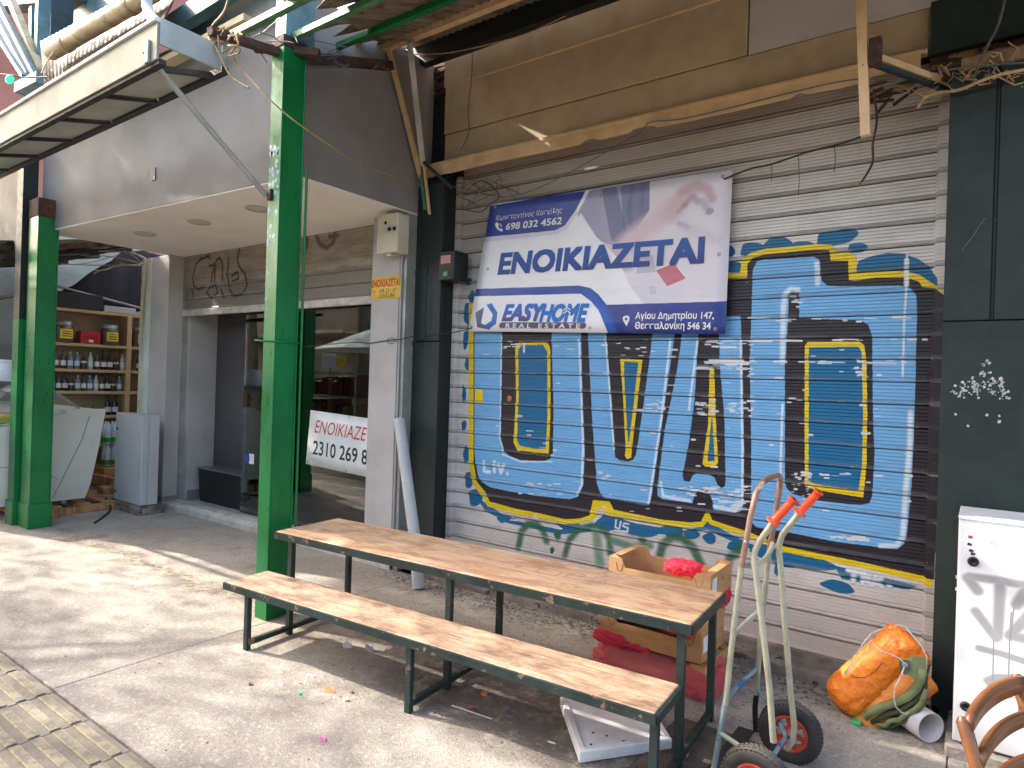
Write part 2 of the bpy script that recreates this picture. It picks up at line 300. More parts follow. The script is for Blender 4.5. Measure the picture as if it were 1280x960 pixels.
TRUCKC = M('cream_tube_paint', (170, 168, 146), (146, 146, 128), 9, .45, .1, .001, 60, chip=(52, 110, 172), chipt=.67, chipsc=7, grime=.4)
TRUCKB = M('blue_worn_tube', (138, 150, 148), (104, 124, 134), 9, .5, .1, .001, 60, chip=(52, 104, 158), chipt=.54, chipsc=9, grime=.3)
TRUCKR = M('rusty_tube', (156, 126, 108), (124, 88, 72), 9, .55, .2, .0015, 60, chip=(190, 180, 160), chipt=.58, chipsc=9, grime=.3)
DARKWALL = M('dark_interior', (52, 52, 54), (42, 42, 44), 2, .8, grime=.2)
DKPANEL = M('dark_grey_panel', (84, 82, 84), (76, 74, 76), 2, .6, grime=.15)
BLACKB = flat('black_laminate', (34, 32, 34), .5)
BUFF = M('shelf_wood', (204, 172, 130), (186, 154, 114), 4, .5, stretch=(1, 1, 4), grime=.15)
YEL = flat('yellow_label', (240, 214, 40), .5); RED = flat('red_plastic_box', (196, 44, 56), .35); INK = flat('black_ink', (24, 24, 26), .6)
REDINK = flat('red_ink', (196, 40, 46), .6); WHITEP = flat('white_print', (236, 236, 238), .55); BLUEI = flat('blue_print', (34, 74, 150), .5); NAVY = flat('navy_print', (50, 52, 100), .5)
LBLUE = flat('light_blue_print', (40, 120, 205), .5); GREYPR = flat('grey_purple_print', (112, 100, 128), .5)
WIREB = flat('black_cable', (36, 34, 34), .6); WIREC = M('tan_cable', (190, 160, 116), (150, 122, 88), 20, .7, grime=.2); WIREG = flat('blue_grey_cable', (92, 104, 112), .6)
TABLEW = mat_wood('table_top_wood', (206, 162, 124), (168, 118, 84), (224, 194, 160), 0, 0, .6)
BENCHW = mat_wood('bench_wood', (168, 136, 110), (108, 82, 66), (202, 170, 142), 5)
PALW = mat_wood('pallet_wood', (176, 124, 78), (120, 80, 50), (204, 156, 106), 2)
def mat_glass(name='shop_glass', tint=(.86, .92, .9), mixf=.0):
    t = NT(name); t.n.remove(t.b); g = t.n.new('ShaderNodeBsdfGlossy'); g.inputs['Roughness'].default_value = .015; g.inputs['Color'].default_value = (.95, 1, .98, 1)
    tr = t.n.new('ShaderNodeBsdfTransparent'); tr.inputs[0].default_value = (*tint, 1); fr = t.n.new('ShaderNodeFresnel'); fr.inputs[0].default_value = 1.5
    f = t.math('MINIMUM', t.math('MULTIPLY_ADD', fr.outputs[0], 1.7, mixf), 1)
    mx = t.n.new('ShaderNodeMixShader'); t.link(f, mx.inputs[0]); t.link(tr.outputs[0], mx.inputs[1]); t.link(g.outputs[0], mx.inputs[2]); t.link(mx.outputs[0], t.n['Material Output'].inputs[0]); return t.m
GLASS = mat_glass('shop_glass', (.5, .53, .53), .06); CLEAR = mat_glass('clear_glass', (.94, .97, .95), .0)
def mat_bag(name, c, tr=.4):
    t = NT(name); t.fin(lin(c), .25); t.bump(t.noise(t.pos, 34, 6, .7, .8), .012)
    tl = t.n.new('ShaderNodeBsdfTranslucent'); tl.inputs[0].default_value = (*lin(c), 1); mx = t.n.new('ShaderNodeMixShader'); mx.inputs[0].default_value = .5
    t.link(t.b.outputs[0], mx.inputs[1]); t.link(tl.outputs[0], mx.inputs[2]); m2 = t.n.new('ShaderNodeMixShader'); tp_ = t.n.new('ShaderNodeBsdfTransparent'); tp_.inputs[0].default_value = (1, .8, .8, 1)
    m2.inputs[0].default_value = max(0, tr - .35); t.link(mx.outputs[0], m2.inputs[1]); t.link(tp_.outputs[0], m2.inputs[2]); t.link(m2.outputs[0], t.n['Material Output'].inputs[0]); return t.m
BAG = mat_bag('red_plastic_film', (255, 84, 112), .45); BAG2 = mat_bag('pink_red_film', (255, 150, 158), .8)
def mat_tarp():
    t = NT('orange_tarp'); p = t.pos; w = t.noise(t.mapp(p, (1, 1, 1.0)), 18, 6, .65, 1.2)
    c = t.mix(t.ramp(w, .35, .7), lin((250, 140, 30)), lin((232, 112, 18))); c = t.mix(t.math('MULTIPLY', t.ramp(t.noise(p, 4, 5), .55, .75), .4), c, lin((206, 104, 34)))
    v = t.voro(t.mapp(p, (1, 1, 1)), 28, 0); t.bump(t.math('ADD', t.math('MULTIPLY', w, 1.5), v), .008); return t.fin(c, .42)
TARP = mat_tarp(); OLIVE = M('olive_canvas', (130, 138, 92), (104, 112, 74), 8, .8, 0, .003, 70, grime=.3)
OLIVED = M('olive_canvas_dark', (92, 96, 64), (62, 64, 44), 8, .85, 0, .003, 70, grime=.4)
# ============================================================ THE SETTING
MB().add([(-150, -150, -.07), (150, -150, -.07), (150, 150, -.07), (-150, 150, -.07)], [(0, 1, 2, 3)]).build('ground', ASPH, kind='structure')
pav = MB().box(-16, 6, -2.0, 4.28, -.06, -.022).build('pavement', CONC2, kind='structure')
XS = [-16, -12.6, -8.35, -4.093, -.1, 3.0, 6]
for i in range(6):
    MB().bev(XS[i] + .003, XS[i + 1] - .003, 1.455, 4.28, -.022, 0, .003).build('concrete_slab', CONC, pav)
t0 = None; tr = None
for j in range(7):                                   # ribbed guide tiles, one object each, sharing two meshes
    for i in range(24):
        x = -11.65 + i * .447; y = 1.002 - j * .447
        if j > 2 and (i < 6 or i > 19): continue
        if t0 is None:
            t0 = MB().bev(.003, .444, .003, .444, -.022, -.003, .003).build('paving_tile', TILE, pav, world=False)
            r = MB()
            for k in range(5): r.bev(.012, .435, .012 + k * .088, .059 + k * .088, -.0035, .0045, .003)
            tr = r.build('raised_rib', RIB, t0, world=False); o = t0
        else:
            o = t0.copy(); COL.objects.link(o); o.parent = pav; q = tr.copy(); COL.objects.link(q); q.parent = o
        o.location = (x, y, rnd.uniform(-.002, .0015)); o.rotation_euler = (rnd.uniform(-.003, .003), rnd.uniform(-.003, .003), 0)
MB().box(-4.02, -.16, 4.30, 4.9, -.05, .055).build('shop_step', CONC2, kind='structure')
MB().box(-4.02, -.16, 4.52, 4.9, .055, .085).build('shutter_sill', CONC2, kind='structure')
MB().box(-9.2, -4.35, 4.47, 8.4, -.05, .075).build('shop_floor', M('grey_floor', (176, 172, 170), (150, 146, 144), 3, .6, 0, .001, 30), kind='structure')
sl = MB().prism([(4.24, -.03), (4.24, .055), (4.275, .075), (4.30, .06), (4.33, .08), (4.47, .08), (4.47, -.03)], 'x', -8.72, -4.4).build('threshold', M('worn_sill', (206, 200, 190), (178, 170, 158), 8, .7, 0, .003, 40, grime=.25), kind='structure')
# building mass behind the shop fronts
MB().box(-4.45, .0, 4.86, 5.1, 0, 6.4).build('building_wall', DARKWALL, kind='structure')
MB().box(-4.9, 7.0, 4.9, 9.5, 4.3, 7.5).build('upper_wall', GREYP2, kind='structure')
# ============================================================ BIG ROLLER SHUTTER WITH THE MURAL
G = Canvas('shutter_paint', -4.06, -.14, .05, 3.75, 420)
TE, YE, BK, LB, WH, DT, GN = (16, 98, 140), (226, 196, 16), (36, 30, 38), (112, 173, 220), (218, 230, 240), (6, 102, 148), (38, 96, 62)
for x, y, rx, ry in [(582,425,5,16),(584,455,5,9),(580,492,4,13),(580,532,5,8),(583,568,6,12),(586,600,8,14),(594,622,13,14),(627,649,8,5),(586,352,6,6),(590,372,6,10),(585,392,9,18),(588,410,6,14),
    (912,314,6,7),(917,336,14,8),(940,312,14,9),(972,304,15,7),(1002,306,12,4),(1036,299,13,9),(1052,296,15,8),(1071,310,9,6),(712,657,18,8),(754,658,11,11),(800,663,22,9),(840,664,15,7),(864,668,10,6),(887,673,8,6),
    (920,684,11,6),(957,690,16,8),(1006,702,28,8),(972,712,4,8),(1047,733,16,6),(770,652,12,8),(638,650,14,6),(985,700,20,8)]:
    G.blob(*PX(x, y), rx / 165, ry / 165, TE)
G.poly([(-0.686,2.517),(-0.665,2.596),(-0.590,2.620),(-0.504,2.632),(-0.419,2.619),(-0.343,2.579),(-0.285,2.526),(-0.242,2.447),(-0.241,2.390),(-0.415,2.483)], TE)
G.poly([(-3.719,0.740),(-3.588,0.685),(-3.283,0.573),(-2.796,0.567),(-2.486,0.660),(-2.390,0.756),(-2.090,0.714),(-1.714,0.725),(-1.575,0.815),(-1.315,0.721),(-1.077,0.660),(-0.761,0.660),(-0.579,0.645),(-0.298,0.623),(-0.342,0.590),(-0.489,0.584),(-0.703,0.580),(-0.732,0.635),(-0.952,0.646),(-1.314,0.678),(-1.574,0.758),(-1.896,0.672),(-2.289,0.646),(-2.794,0.527),(-3.282,0.539),(-3.566,0.603)], TE)
G.poly([(-3.847,2.470),(-2.874,2.658),(-1.495,2.582),(-1.401,2.575),(-1.393,2.664),(-1.334,2.708),(-1.233,2.726),(-0.916,2.727),(-0.821,2.713),(-0.786,2.668),(-0.680,2.638),(-0.672,2.521),(-0.566,2.523),(-0.407,2.511),(-0.332,2.482),(-0.258,2.419),(-0.201,2.359),(-0.218,0.640),(-0.282,0.650),(-0.602,0.675),(-1.053,0.691),(-1.300,0.752),(-1.552,0.796),(-1.575,0.815),(-1.609,0.770),(-1.703,0.752),(-1.917,0.734),(-2.091,0.744),(-2.341,0.744),(-2.383,0.751),(-2.406,0.791),(-2.448,0.786),(-2.460,0.721),(-2.502,0.689),(-2.610,0.647),(-2.752,0.619),(-2.987,0.624),(-3.243,0.628),(-3.559,0.654),(-3.608,0.726),(-3.732,0.826),(-3.787,1.009)], YE)
G.poly([(-3.790,2.467),(-2.872,2.611),(-1.494,2.542),(-1.350,2.533),(-1.353,2.633),(-1.317,2.668),(-1.232,2.688),(-0.915,2.691),(-0.834,2.678),(-0.827,2.610),(-0.725,2.601),(-0.716,2.479),(-0.684,2.471),(-0.565,2.483),(-0.406,2.472),(-0.339,2.444),(-0.318,2.409),(-0.257,2.395),(-0.188,2.330),(-0.211,0.689),(-0.283,0.688),(-0.603,0.710),(-1.054,0.728),(-1.301,0.790),(-1.541,0.831),(-1.566,0.885),(-1.589,0.881),(-1.622,0.808),(-1.704,0.790),(-1.918,0.778),(-2.315,0.798),(-2.352,0.855),(-2.500,0.848),(-2.525,0.724),(-2.611,0.686),(-2.753,0.658),(-2.989,0.671),(-3.245,0.676),(-3.534,0.700),(-3.573,0.766),(-3.687,0.860),(-3.731,1.029)], BK)
def ring(out, inn): G.poly(out, YE); G.poly(inn, DT)
# letters
G.poly([(-3.776,2.358),(-3.725,1.109),(-3.680,0.926),(-3.632,0.866),(-3.539,0.827),(-3.327,0.817),(-3.018,0.815),(-2.714,0.827),(-2.640,0.856),(-2.592,0.959),(-2.586,1.210),(-2.624,1.639),(-2.664,2.318)], LB)
G.poly([(-3.458,2.346),(-3.432,1.255),(-3.402,1.173),(-3.340,1.129),(-3.219,1.099),(-2.973,1.109),(-2.911,1.141),(-2.889,1.183),(-2.893,1.495),(-2.948,2.328)], BK)
ring([(-3.276,2.111),(-3.012,2.115),(-2.963,2.094),(-2.945,2.041),(-2.924,1.480),(-2.928,1.180),(-3.073,1.174),(-3.256,1.185),(-3.293,1.245),(-3.283,1.654),(-3.308,2.063)], [(-3.249,2.084),(-3.019,2.088),(-2.976,2.028),(-2.952,1.479),(-2.961,1.217),(-3.074,1.208),(-3.224,1.222),(-3.255,1.261),(-3.254,1.655),(-3.273,2.042)])
G.poly([(-2.605,2.316),(-2.591,2.149),(-2.531,1.502),(-2.469,0.986),(-2.438,0.913),(-2.387,0.876),(-2.023,0.868),(-1.996,0.992),(-1.928,1.608),(-1.864,2.137),(-1.851,2.290)], LB)
G.poly([(-2.432,2.310),(-2.426,2.152),(-2.364,1.587),(-2.325,1.271),(-2.316,1.209),(-2.281,1.187),(-2.206,1.182),(-2.166,1.198),(-2.141,1.243),(-2.125,1.354),(-2.055,1.970),(-2.027,2.296)], BK)
ring([(-2.302,1.976),(-2.113,1.964),(-2.176,1.283),(-2.180,1.215),(-2.213,1.200),(-2.234,1.223),(-2.229,1.279),(-2.273,1.746)], [(-2.267,1.951),(-2.146,1.946),(-2.201,1.336),(-2.211,1.336),(-2.253,1.747)])
G.poly([(-1.796,2.288),(-1.809,2.130),(-1.837,1.883),(-1.916,1.448),(-1.961,0.996),(-1.956,0.949),(-1.917,0.930),(-1.691,0.931),(-1.538,0.906),(-1.386,0.904),(-1.343,0.922),(-1.328,0.962),(-1.335,1.354),(-1.386,2.273)], LB)
G.poly([(-1.690,0.913),(-1.680,0.972),(-1.658,1.016),(-1.623,1.037),(-1.577,1.037),(-1.559,1.005),(-1.540,0.956),(-1.532,0.889)], BK)
G.poly([(-1.682,2.284),(-1.683,2.128),(-1.697,1.677),(-1.729,1.356),(-1.769,1.125),(-1.756,1.085),(-1.714,1.084),(-1.691,1.133),(-1.657,1.154),(-1.581,1.156),(-1.534,1.133),(-1.510,1.085),(-1.486,1.065),(-1.459,1.079),(-1.455,1.125),(-1.476,1.545),(-1.519,1.905),(-1.542,2.279)], BK)
ring([(-1.594,1.909),(-1.561,1.910),(-1.537,1.541),(-1.511,1.243),(-1.531,1.213),(-1.600,1.203),(-1.624,1.221),(-1.592,1.504)], [(-1.568,1.556),(-1.562,1.557),(-1.537,1.252),(-1.587,1.244)])
G.poly([(-1.314,2.591),(-1.289,2.644),(-1.258,2.652),(-0.928,2.645),(-0.894,2.621),(-0.887,2.542),(-0.875,2.484),(-0.841,2.451),(-0.766,2.441),(-0.434,2.425),(-0.379,2.407),(-0.349,2.362),(-0.342,2.261),(-0.339,1.828),(-0.338,1.664),(-0.342,1.211),(-0.356,0.944),(-0.370,0.860),(-0.407,0.824),(-0.496,0.819),(-0.728,0.809),(-1.012,0.825),(-1.238,0.827),(-1.271,0.860),(-1.287,1.363),(-1.316,1.968)], LB)
G.poly([(-1.075,2.423),(-1.045,2.437),(-1.010,2.419),(-1.005,2.249),(-0.854,2.234),(-0.646,2.222),(-0.600,2.191),(-0.576,2.120),(-0.558,1.623),(-0.542,1.386),(-0.548,1.127),(-0.564,1.080),(-0.608,1.065),(-0.685,1.059),(-0.886,1.059),(-1.014,1.084),(-1.050,1.117),(-1.062,1.169),(-1.077,1.675),(-1.086,1.942),(-1.074,2.236)], BK)
ring([(-0.965,2.064),(-0.946,2.090),(-0.646,2.086),(-0.619,2.066),(-0.603,1.971),(-0.589,1.636),(-0.584,1.317),(-0.596,1.111),(-0.879,1.127),(-0.937,1.141),(-0.954,1.622)], [(-0.940,2.053),(-0.650,2.054),(-0.631,2.021),(-0.613,1.635),(-0.609,1.320),(-0.624,1.153),(-0.870,1.165),(-0.916,1.175)])
for pts, w in (([(-2.672,2.124),(-2.603,1.254),(-2.607,0.957),(-2.641,0.875)], .02), ([(-3.459,2.163),(-3.441,1.268),(-3.392,1.146)], .014), ([(-2.433,2.140),(-2.373,1.649),(-2.328,1.270)], .015), ([(-1.895,2.113),(-1.944,1.547),(-2.024,0.886)], .018), ([(-1.688,2.116),(-1.737,1.605)], .016),
    ([(-1.381,2.112),(-1.346,1.359),(-1.334,0.984),(-1.376,0.922)], .016), ([(-1.020,2.436),(-1.065,2.444),(-1.100,2.408),(-1.107,2.317),(-1.101,1.958)], .034), ([(-0.359,1.653),(-0.357,1.441),(-0.371,1.179),(-0.379,0.897),(-0.411,0.843),(-0.496,0.829)], .028), ([(-0.908,2.601),(-0.899,2.465)], .03),
    ([(-1.093,1.674),(-1.092,1.166)], .015), ([(-1.934,1.053),(-1.912,0.955),(-1.709,0.946)], .022), ([(-1.527,0.930),(-1.387,0.921),(-1.340,0.983)], .024), ([(-3.409,1.130),(-3.219,1.085),(-2.894,1.116)], .012), ([(-3.216,2.097),(-3.213,2.028)], .02)):
    G.stroke(pts, w, WH, .9, .5)
G.stroke([(-0.402,2.632),(-0.404,2.555),(-0.401,2.428),(-0.407,2.215),(-0.406,1.874)], .012, (226, 226, 226), .9, .4); G.stroke([(-0.405,2.579),(-0.401,2.428)], .026, (226, 226, 226), .9, .3)
# scraped paint
r2 = random.Random(3)
def scrape(x0, x1, y0, y1, n, l=14):
    for _ in range(n):
        x = r2.uniform(x0, x1); y = r2.uniform(y0, y1); d = r2.uniform(2, l); a, b = PX(x, y), PX(x + d, y + .02 * d)
        G.stroke([a, b], r2.uniform(.004, .016), (214, 216, 218), .95, .2)
scrape(868, 925, 425, 435, 14); scrape(870, 928, 449, 461, 34, 22); scrape(868, 892, 500, 520, 20, 8); scrape(790, 830, 500, 515, 14, 12); scrape(905, 932, 500, 520, 12, 8); scrape(830, 935, 606, 622, 30); scrape(895, 930, 625, 638, 16)
scrape(770, 806, 425, 446, 9, 6); scrape(988, 1012, 590, 628, 34, 3); scrape(1035, 1075, 668, 676, 14); scrape(636, 676, 644, 652, 16, 6); scrape(745, 760, 590, 600, 5, 5); scrape(986, 1000, 368, 385, 8, 8); scrape(1064, 1082, 458, 472, 8, 6)
scrape(640, 700, 604, 618, 16, 8); scrape(600, 1140, 425, 640, 90, 9); scrape(935, 940, 425, 520, 14, 5); scrape(628, 645, 430, 436, 6, 12); scrape(1000, 1100, 590, 600, 8); scrape(900, 1140, 396, 402, 12, 20); scrape(900, 1160, 424, 426, 16, 26); scrape(900, 1160, 452, 454, 16, 26)
# written words: LIV., TRK., US
def word(sets, w, col, al=1):
    for s_ in sets: G.stroke([PX(*q) for q in s_], w, col, al, .5)
word([[(605,577),(605,589),(612,590)], [(618,581),(618,590)], [(618,577),(618,577.5)], [(623,580),(626,591),(630,581)], [(634,592),(634,592.3)]], .030, (218, 228, 236), .95)
word([[(1060,713),(1078,717)], [(1068,715),(1066,727)], [(1080,718),(1078,729)], [(1080,718),(1087,720),(1086,725),(1079,724)], [(1083,725),(1088,731)], [(1094,720),(1092,731)], [(1102,722),(1093,727),(1102,733)], [(1111,732),(1112,733)]], .028, (222, 230, 236), .95)
word([[(770,650),(769,659),(774,661),(776,652)], [(786,655),(780,654),(779,658),(785,660),(784,665),(778,664)]], .014, (206, 214, 220))
# dark green tag under the mural
word([[(648,684),(652,664),(660,655),(671,655),(679,664),(683,676)]], .06, GN, .92); word([[(706,694),(712,674),(724,661),(740,657),(752,663)]], .055, GN, .92)
word([[(745,664),(748,690),(750,705)]], .075, (84, 138, 104), .8); word([[(756,664),(762,674),(763,692),(770,700)]], .06, GN, .9); word([[(766,676),(790,684),(812,682)]], .06, (72, 124, 92), .85)
word([[(822,706),(828,682),(840,671),(852,672),(866,684),(876,706),(882,722)]], .065, GN, .93); word([[(905,716),(912,698),(926,684)]], .06, GN, .9); word([[(803,676),(804,676.5)]], .07, GN, .9)
G.blob(*PX(697, 669), .035, .035, GN); G.blob(*PX(690, 688), .022, .028, GN)
G.poly([(-3.740,1.696),(-3.656,1.691),(-3.642,1.569),(-3.735,1.573)], (232, 210, 16)); G.blob(*PX(636.5, 498), .024, .028, (206, 110, 66))
def mat_shutter():
    t = NT('painted_shutter_steel'); p = t.pos; o = t.xyz(p)
    fine = t.noise(t.mapp(p, (5, 1, 26)), 6, 6, .7)
    c = t.mix(t.ramp(t.noise(t.mapp(p, (1, 1, 2.4)), 1.6, 5, .65), .35, .7), lin((216, 213, 210)), lin((192, 187, 180)))
    # soot towards the top, rain dirt near the bottom edge of every slat
    top = t.ramp(t.math('ADD', t.math('SUBTRACT', o[2], t.math('MULTIPLY', o[0], .13)), t.math('MULTIPLY', t.noise(p, 1.3, 5), .7)), 3.0, 4.2)
    c = t.mix(t.math('MULTIPLY', top, .7), c, lin((140, 122, 98)))
    fr = t.math('FRACT', t.math('DIVIDE', t.math('SUBTRACT', o[2], .0515), .1371))
    c = t.mix(t.math('MULTIPLY', t.ramp(fr, .24, .03), t.math('MULTIPLY_ADD', fine, .8, .1)), c, lin((104, 88, 72)))
    c = t.mix(t.math('MULTIPLY', t.ramp(t.noise(t.mapp(p, (12, 1, .7)), 2.5, 6, .7), .55, .8), .35), c, lin((132, 116, 98)))
    low = t.math('MULTIPLY', t.ramp(t.math('SUBTRACT', o[2], t.math('MULTIPLY', t.noise(p, 2, 5), .4)), .55, .1), .4)
    c = t.mix(low, c, lin((186, 160, 142)))
    gr = t.math('FRACT', t.math('DIVIDE', t.math('SUBTRACT', t.math('SUBTRACT', o[2], .0517), .117 - .022 * 4.5), .022))
    gl = t.math('MULTIPLY', t.math('MULTIPLY', t.ramp(t.math('ABSOLUTE', t.math('SUBTRACT', fr, .58)), .38, .36), t.ramp(t.math('ABSOLUTE', t.math('SUBTRACT', t.math('FRACT', t.math('DIVIDE', t.math('SUBTRACT', t.math('MULTIPLY', fr, .1371), .0070), .022)), .0)), .12, .02)), .55)
    jl = t.math('MULTIPLY', t.ramp(t.math('ABSOLUTE', t.math('SUBTRACT', fr, .0)), .045, .02), .75)
    jl = t.math('MAXIMUM', jl, t.math('MULTIPLY', t.ramp(t.math('ABSOLUTE', t.math('SUBTRACT', fr, .222)), .022, .006), .75))
    band = t.math('MULTIPLY', t.math('MULTIPLY', t.ramp(fr, .215, .20), t.math('MULTIPLY_ADD', t.ramp(t.noise(t.mapp(p, (1.4, 1, 6)), 3, 5, .7), .4, .62), .30, .12)), 1)
    pc, pa = G.sample(t)
    tone = t.math('MULTIPLY_ADD', t.noise(t.mapp(p, (1, 1, 5)), 7, 6, .7), .5, .74)
    pc = t.mix(1, pc, t.comb(tone, tone, tone), 'MULTIPLY')
    chips = t.ramp(t.noise(t.mapp(p, (5, 1, 42)), 5.5, 8, .74), .70, .715, True)
    chips2 = t.ramp(t.noise(t.mapp(p, (30, 1, 40), loc=(4, 0, 0)), 2.5, 5, .6), .70, .72, True)
    seam = t.math('SUBTRACT', 1, t.math('MULTIPLY', t.math('MULTIPLY', t.ramp(fr, .10, .05), t.ramp(fr, .0, .04)), t.ramp(t.noise(t.mapp(p, (2.2, 1, 9)), 3, 6, .7), .56, .6)))
    a = t.math('MULTIPLY', t.math('MULTIPLY', t.math('MULTIPLY', pa, chips), chips2), seam)
    c = t.mix(a, c, pc)
    c = t.mix(band, c, lin((96, 98, 102)))
    c = t.mix(t.math('MAXIMUM', gl, jl), c, lin((52, 42, 36)))
    t.bump(t.math('ADD', t.noise(p, 60, 4), t.math('MULTIPLY', a, .6)), .0009)
    return t.fin(c, t.math('MULTIPLY_ADD', a, .08, .40))
SHM = mat_shutter()
sh = thing('roller_shutter', 'wide closed roller shutter covered by a blue and black block letter mural', 'roller shutter', (-2.1, 4.6, .09))
PITCH = .1371
def slat_mesh(x0, x1, mb, z=0, y=4.6):
    prof = [(.1371, .007), (.1345, 0)]
    for k in range(4): b = .117 - k * .022; prof += [(b + .0022, 0), (b, .0038), (b - .0022, 0)]
    prof += [(.030, 0), (.025, -.003), (.019, -.009), (.011, -.0105), (.005, -.007), (.002, .001), (.0, .007)]
    n = len(prof); V = [(x0, y + b, z + a) for a, b in prof] + [(x1, y + b, z + a) for a, b in prof]
    return mb.add(V, [(i, i + 1, i + 1 + n, i + n) for i in range(n - 1)], False)
s0 = slat_mesh(-3.955, -.262, MB(), 0).build('slat', SHM, sh); s0.location = (0, 0, 0); zb = .1888 - PITCH
for k in range(27):
    s = s0 if k == 0 else s0.copy()
    if k: COL.objects.link(s); s.parent = sh
    s.location = (0, rnd.uniform(-.0015, .0015), zb + k * PITCH + (0 if k else 0)); s.rotation_euler = (0, rnd.uniform(-.0004, .0004), 0)
MB().bev(-3.95, -.266, 4.575, 4.62, .088, zb + .004, .004).build('bottom_rail', SHM, sh)
MB().bev(-3.998, -.0 - 3.942, 4.545, 4.64, .06, 3.64, .003).build('guide_rail', SHM, sh)
g = MB(); g.bev(-.252, -.200, 4.545, 4.64, .06, 3.56, .003); g.bev(-.262, -.2525, 4.57, 4.64, .06, 3.56, .002); g.build('guide_rail', SHM, sh)
MB().box(-3.95, -.26, 4.62, 4.7, 3.6, 3.8).build('shutter_drum', DKGREEN2, sh)
# ------------------------------------------------------------ fascia over the shutter
fa = thing('fascia_board', 'stained beige board fascia with three long panels above the painted shutter', 'fascia', (-2.7, 4.5, 3.65))
MB().bev(-4.118, -.318, 4.505, 4.55, 3.77, 4.036, .003).build('panel', BEIGE, fa)
MB().bev(-4.128, -1.374, 4.50, 4.55, 4.046, 4.480, .003).build('panel', BEIGE, fa)
MB().bev(-4.150, -1.382, 4.50, 4.55, 4.488, 5.0, .003).build('panel', BEIGE, fa)
MB().box(-4.15, -.32, 4.55, 4.62, 3.77, 5.0).build('backing', DKGREEN2, fa)
g = MB(); g.bev(-4.12, -1.38, 4.488, 4.50, 4.476, 4.491, .002); g.build('moulding', BEIGE2, fa)
xs = [-4.43] + [-4.43 + .06 * i for i in range(1, 69)]; lipz = []
for x in xs:
    z = 3.65 + .003 * math.sin(x * 5)
    for a, b in ((-2.62, -2.5), (-2.18, -1.98), (-1.05, -.98), (-.62, -.35)):
        if a < x < b: z += .026
    lipz.append((min(x, -.318), z))
g = MB(); n = len(lipz)
V = [(x, 4.43, z) for x, z in lipz] + [(x, 4.43, 3.742) for x, z in lipz] + [(x, 4.50, 3.752) for x, z in lipz] + [(x, 4.445, z) for x, z in lipz]
g.add(V, [q for i in range(n - 1) for q in ((i, i + 1, i + 1 + n, i + n), (i + n, i + 1 + n, i + 1 + 2 * n, i + 2 * n), (i + 3 * n, i + 1 + 3 * n, i + 1, i))])
g.bev(-4.43, -.318, 4.422, 4.45, 3.742, 3.768, .004); g.build('lip_trim', BEIGE2, fa)
gp = thing('upper_panel', 'plain grey board above the right end of the beige fascia', 'wall panel', (-.6, 4.5, 4.05))
MB().bev(-1.366, 1.6, 4.515, 4.56, 4.045, 5.2, .003).build('panel', M('pale_grey_board', (196, 188, 180), (180, 172, 164), 1.6, .7, grime=.15), gp)
lb = thing('lintel_beam', 'scuffed dark green lintel beam above the right hand pillar', 'beam', (1, 4.45, 3.75))
MB().bev(-.312, 3.4, 4.44, 4.6, 3.735, 4.04, .006).build('beam', DKGREEN, lb)
rw = thing('rotten_sill', 'rotten brown timber sill with torn edges over the dark green pillar', 'timber', (1, 4.4, 3.5))
g = MB(); rr = random.Random(5)
for i in range(14):
    x0 = -.25 + i * .26; g.bev(x0, x0 + .28, 4.34 + rr.uniform(-.02, .02), 4.6, 3.52 + rr.uniform(-.02, .02), 3.60 + rr.uniform(-.02, .02), .008)
g.build('plank', DARKW, rw)
MB().bev(-.15, 3.2, 4.30, 4.45, 3.535, 3.615, .01).build('batten', M('bare_batten', (158, 128, 92), (110, 84, 58), 8, .85, 0, .004, 30, grime=.6), rw)
MB().box(-.31, 3.4, 4.5, 4.8, 3.6, 3.76).build('backing', DARKW, rw)
# ------------------------------------------------------------ right hand pillar
pr = thing('cladded_pillar', 'dark green panelled pillar right of the painted shutter, chipped with white flakes', 'pillar', (1, 4.3, 0))
MB().bev(-.196, .98, 4.30, 4.34, .0, 2.168, .003).build('lower_panel', DKGREEN, pr)
MB().bev(-.196, .012, 4.30, 4.34, 2.173, 3.53, .003).build('upper_panel', DKGREEN, pr)
MB().bev(.030, .98, 4.295, 4.34, 2.173, 3.53, .003).build('upper_panel', DKGREEN, pr)
MB().bev(.013, .029, 4.315, 4.34, 2.173, 3.53, .002).build('joint_strip', DKGREEN2, pr)
MB().box(-.19, 3.2, 4.34, 4.86, 0, 3.55).build('core', DKGREEN2, pr)
MB().bev(.984, 3.2, 4.30, 4.34, 0, 3.53, .003).build('side_panel', DKGREEN, pr)
g = MB(); rr = random.Random(9)     # torn remains of a white sticker, thin flakes
for cx, cz, R_, n_ in ((-0.010, 1.830, .075, 70), (-0.090, 1.794, .05, 30), (0.001, 1.937, .02, 8), (0.073, 1.790, .04, 18), (.0, 1.68, .12, 7)):
    for _ in range(n_):
        a, d = rr.uniform(0, 6.28), R_ * rr.random() ** .8; x, z = cx + d * math.cos(a) * 1.2, cz + d * math.sin(a); s_ = rr.uniform(.003, .011)
        k = rr.randint(4, 6); ph = rr.random() * 6; g.add([(x + s_ * rr.uniform(.5, 1.2) * math.cos(ph + 6.28 * i / k), 4.2985, z + s_ * rr.uniform(.5, 1.3) * math.sin(ph + 6.28 * i / k)) for i in range(k)], [tuple(range(k))])
g.build('sticker_flakes', M('flaked_paper', (196, 198, 196), (160, 164, 160), 30, .8, grime=.1), pr, kind='stuff')
g = MB(); rr = random.Random(19)     # long pale scratches
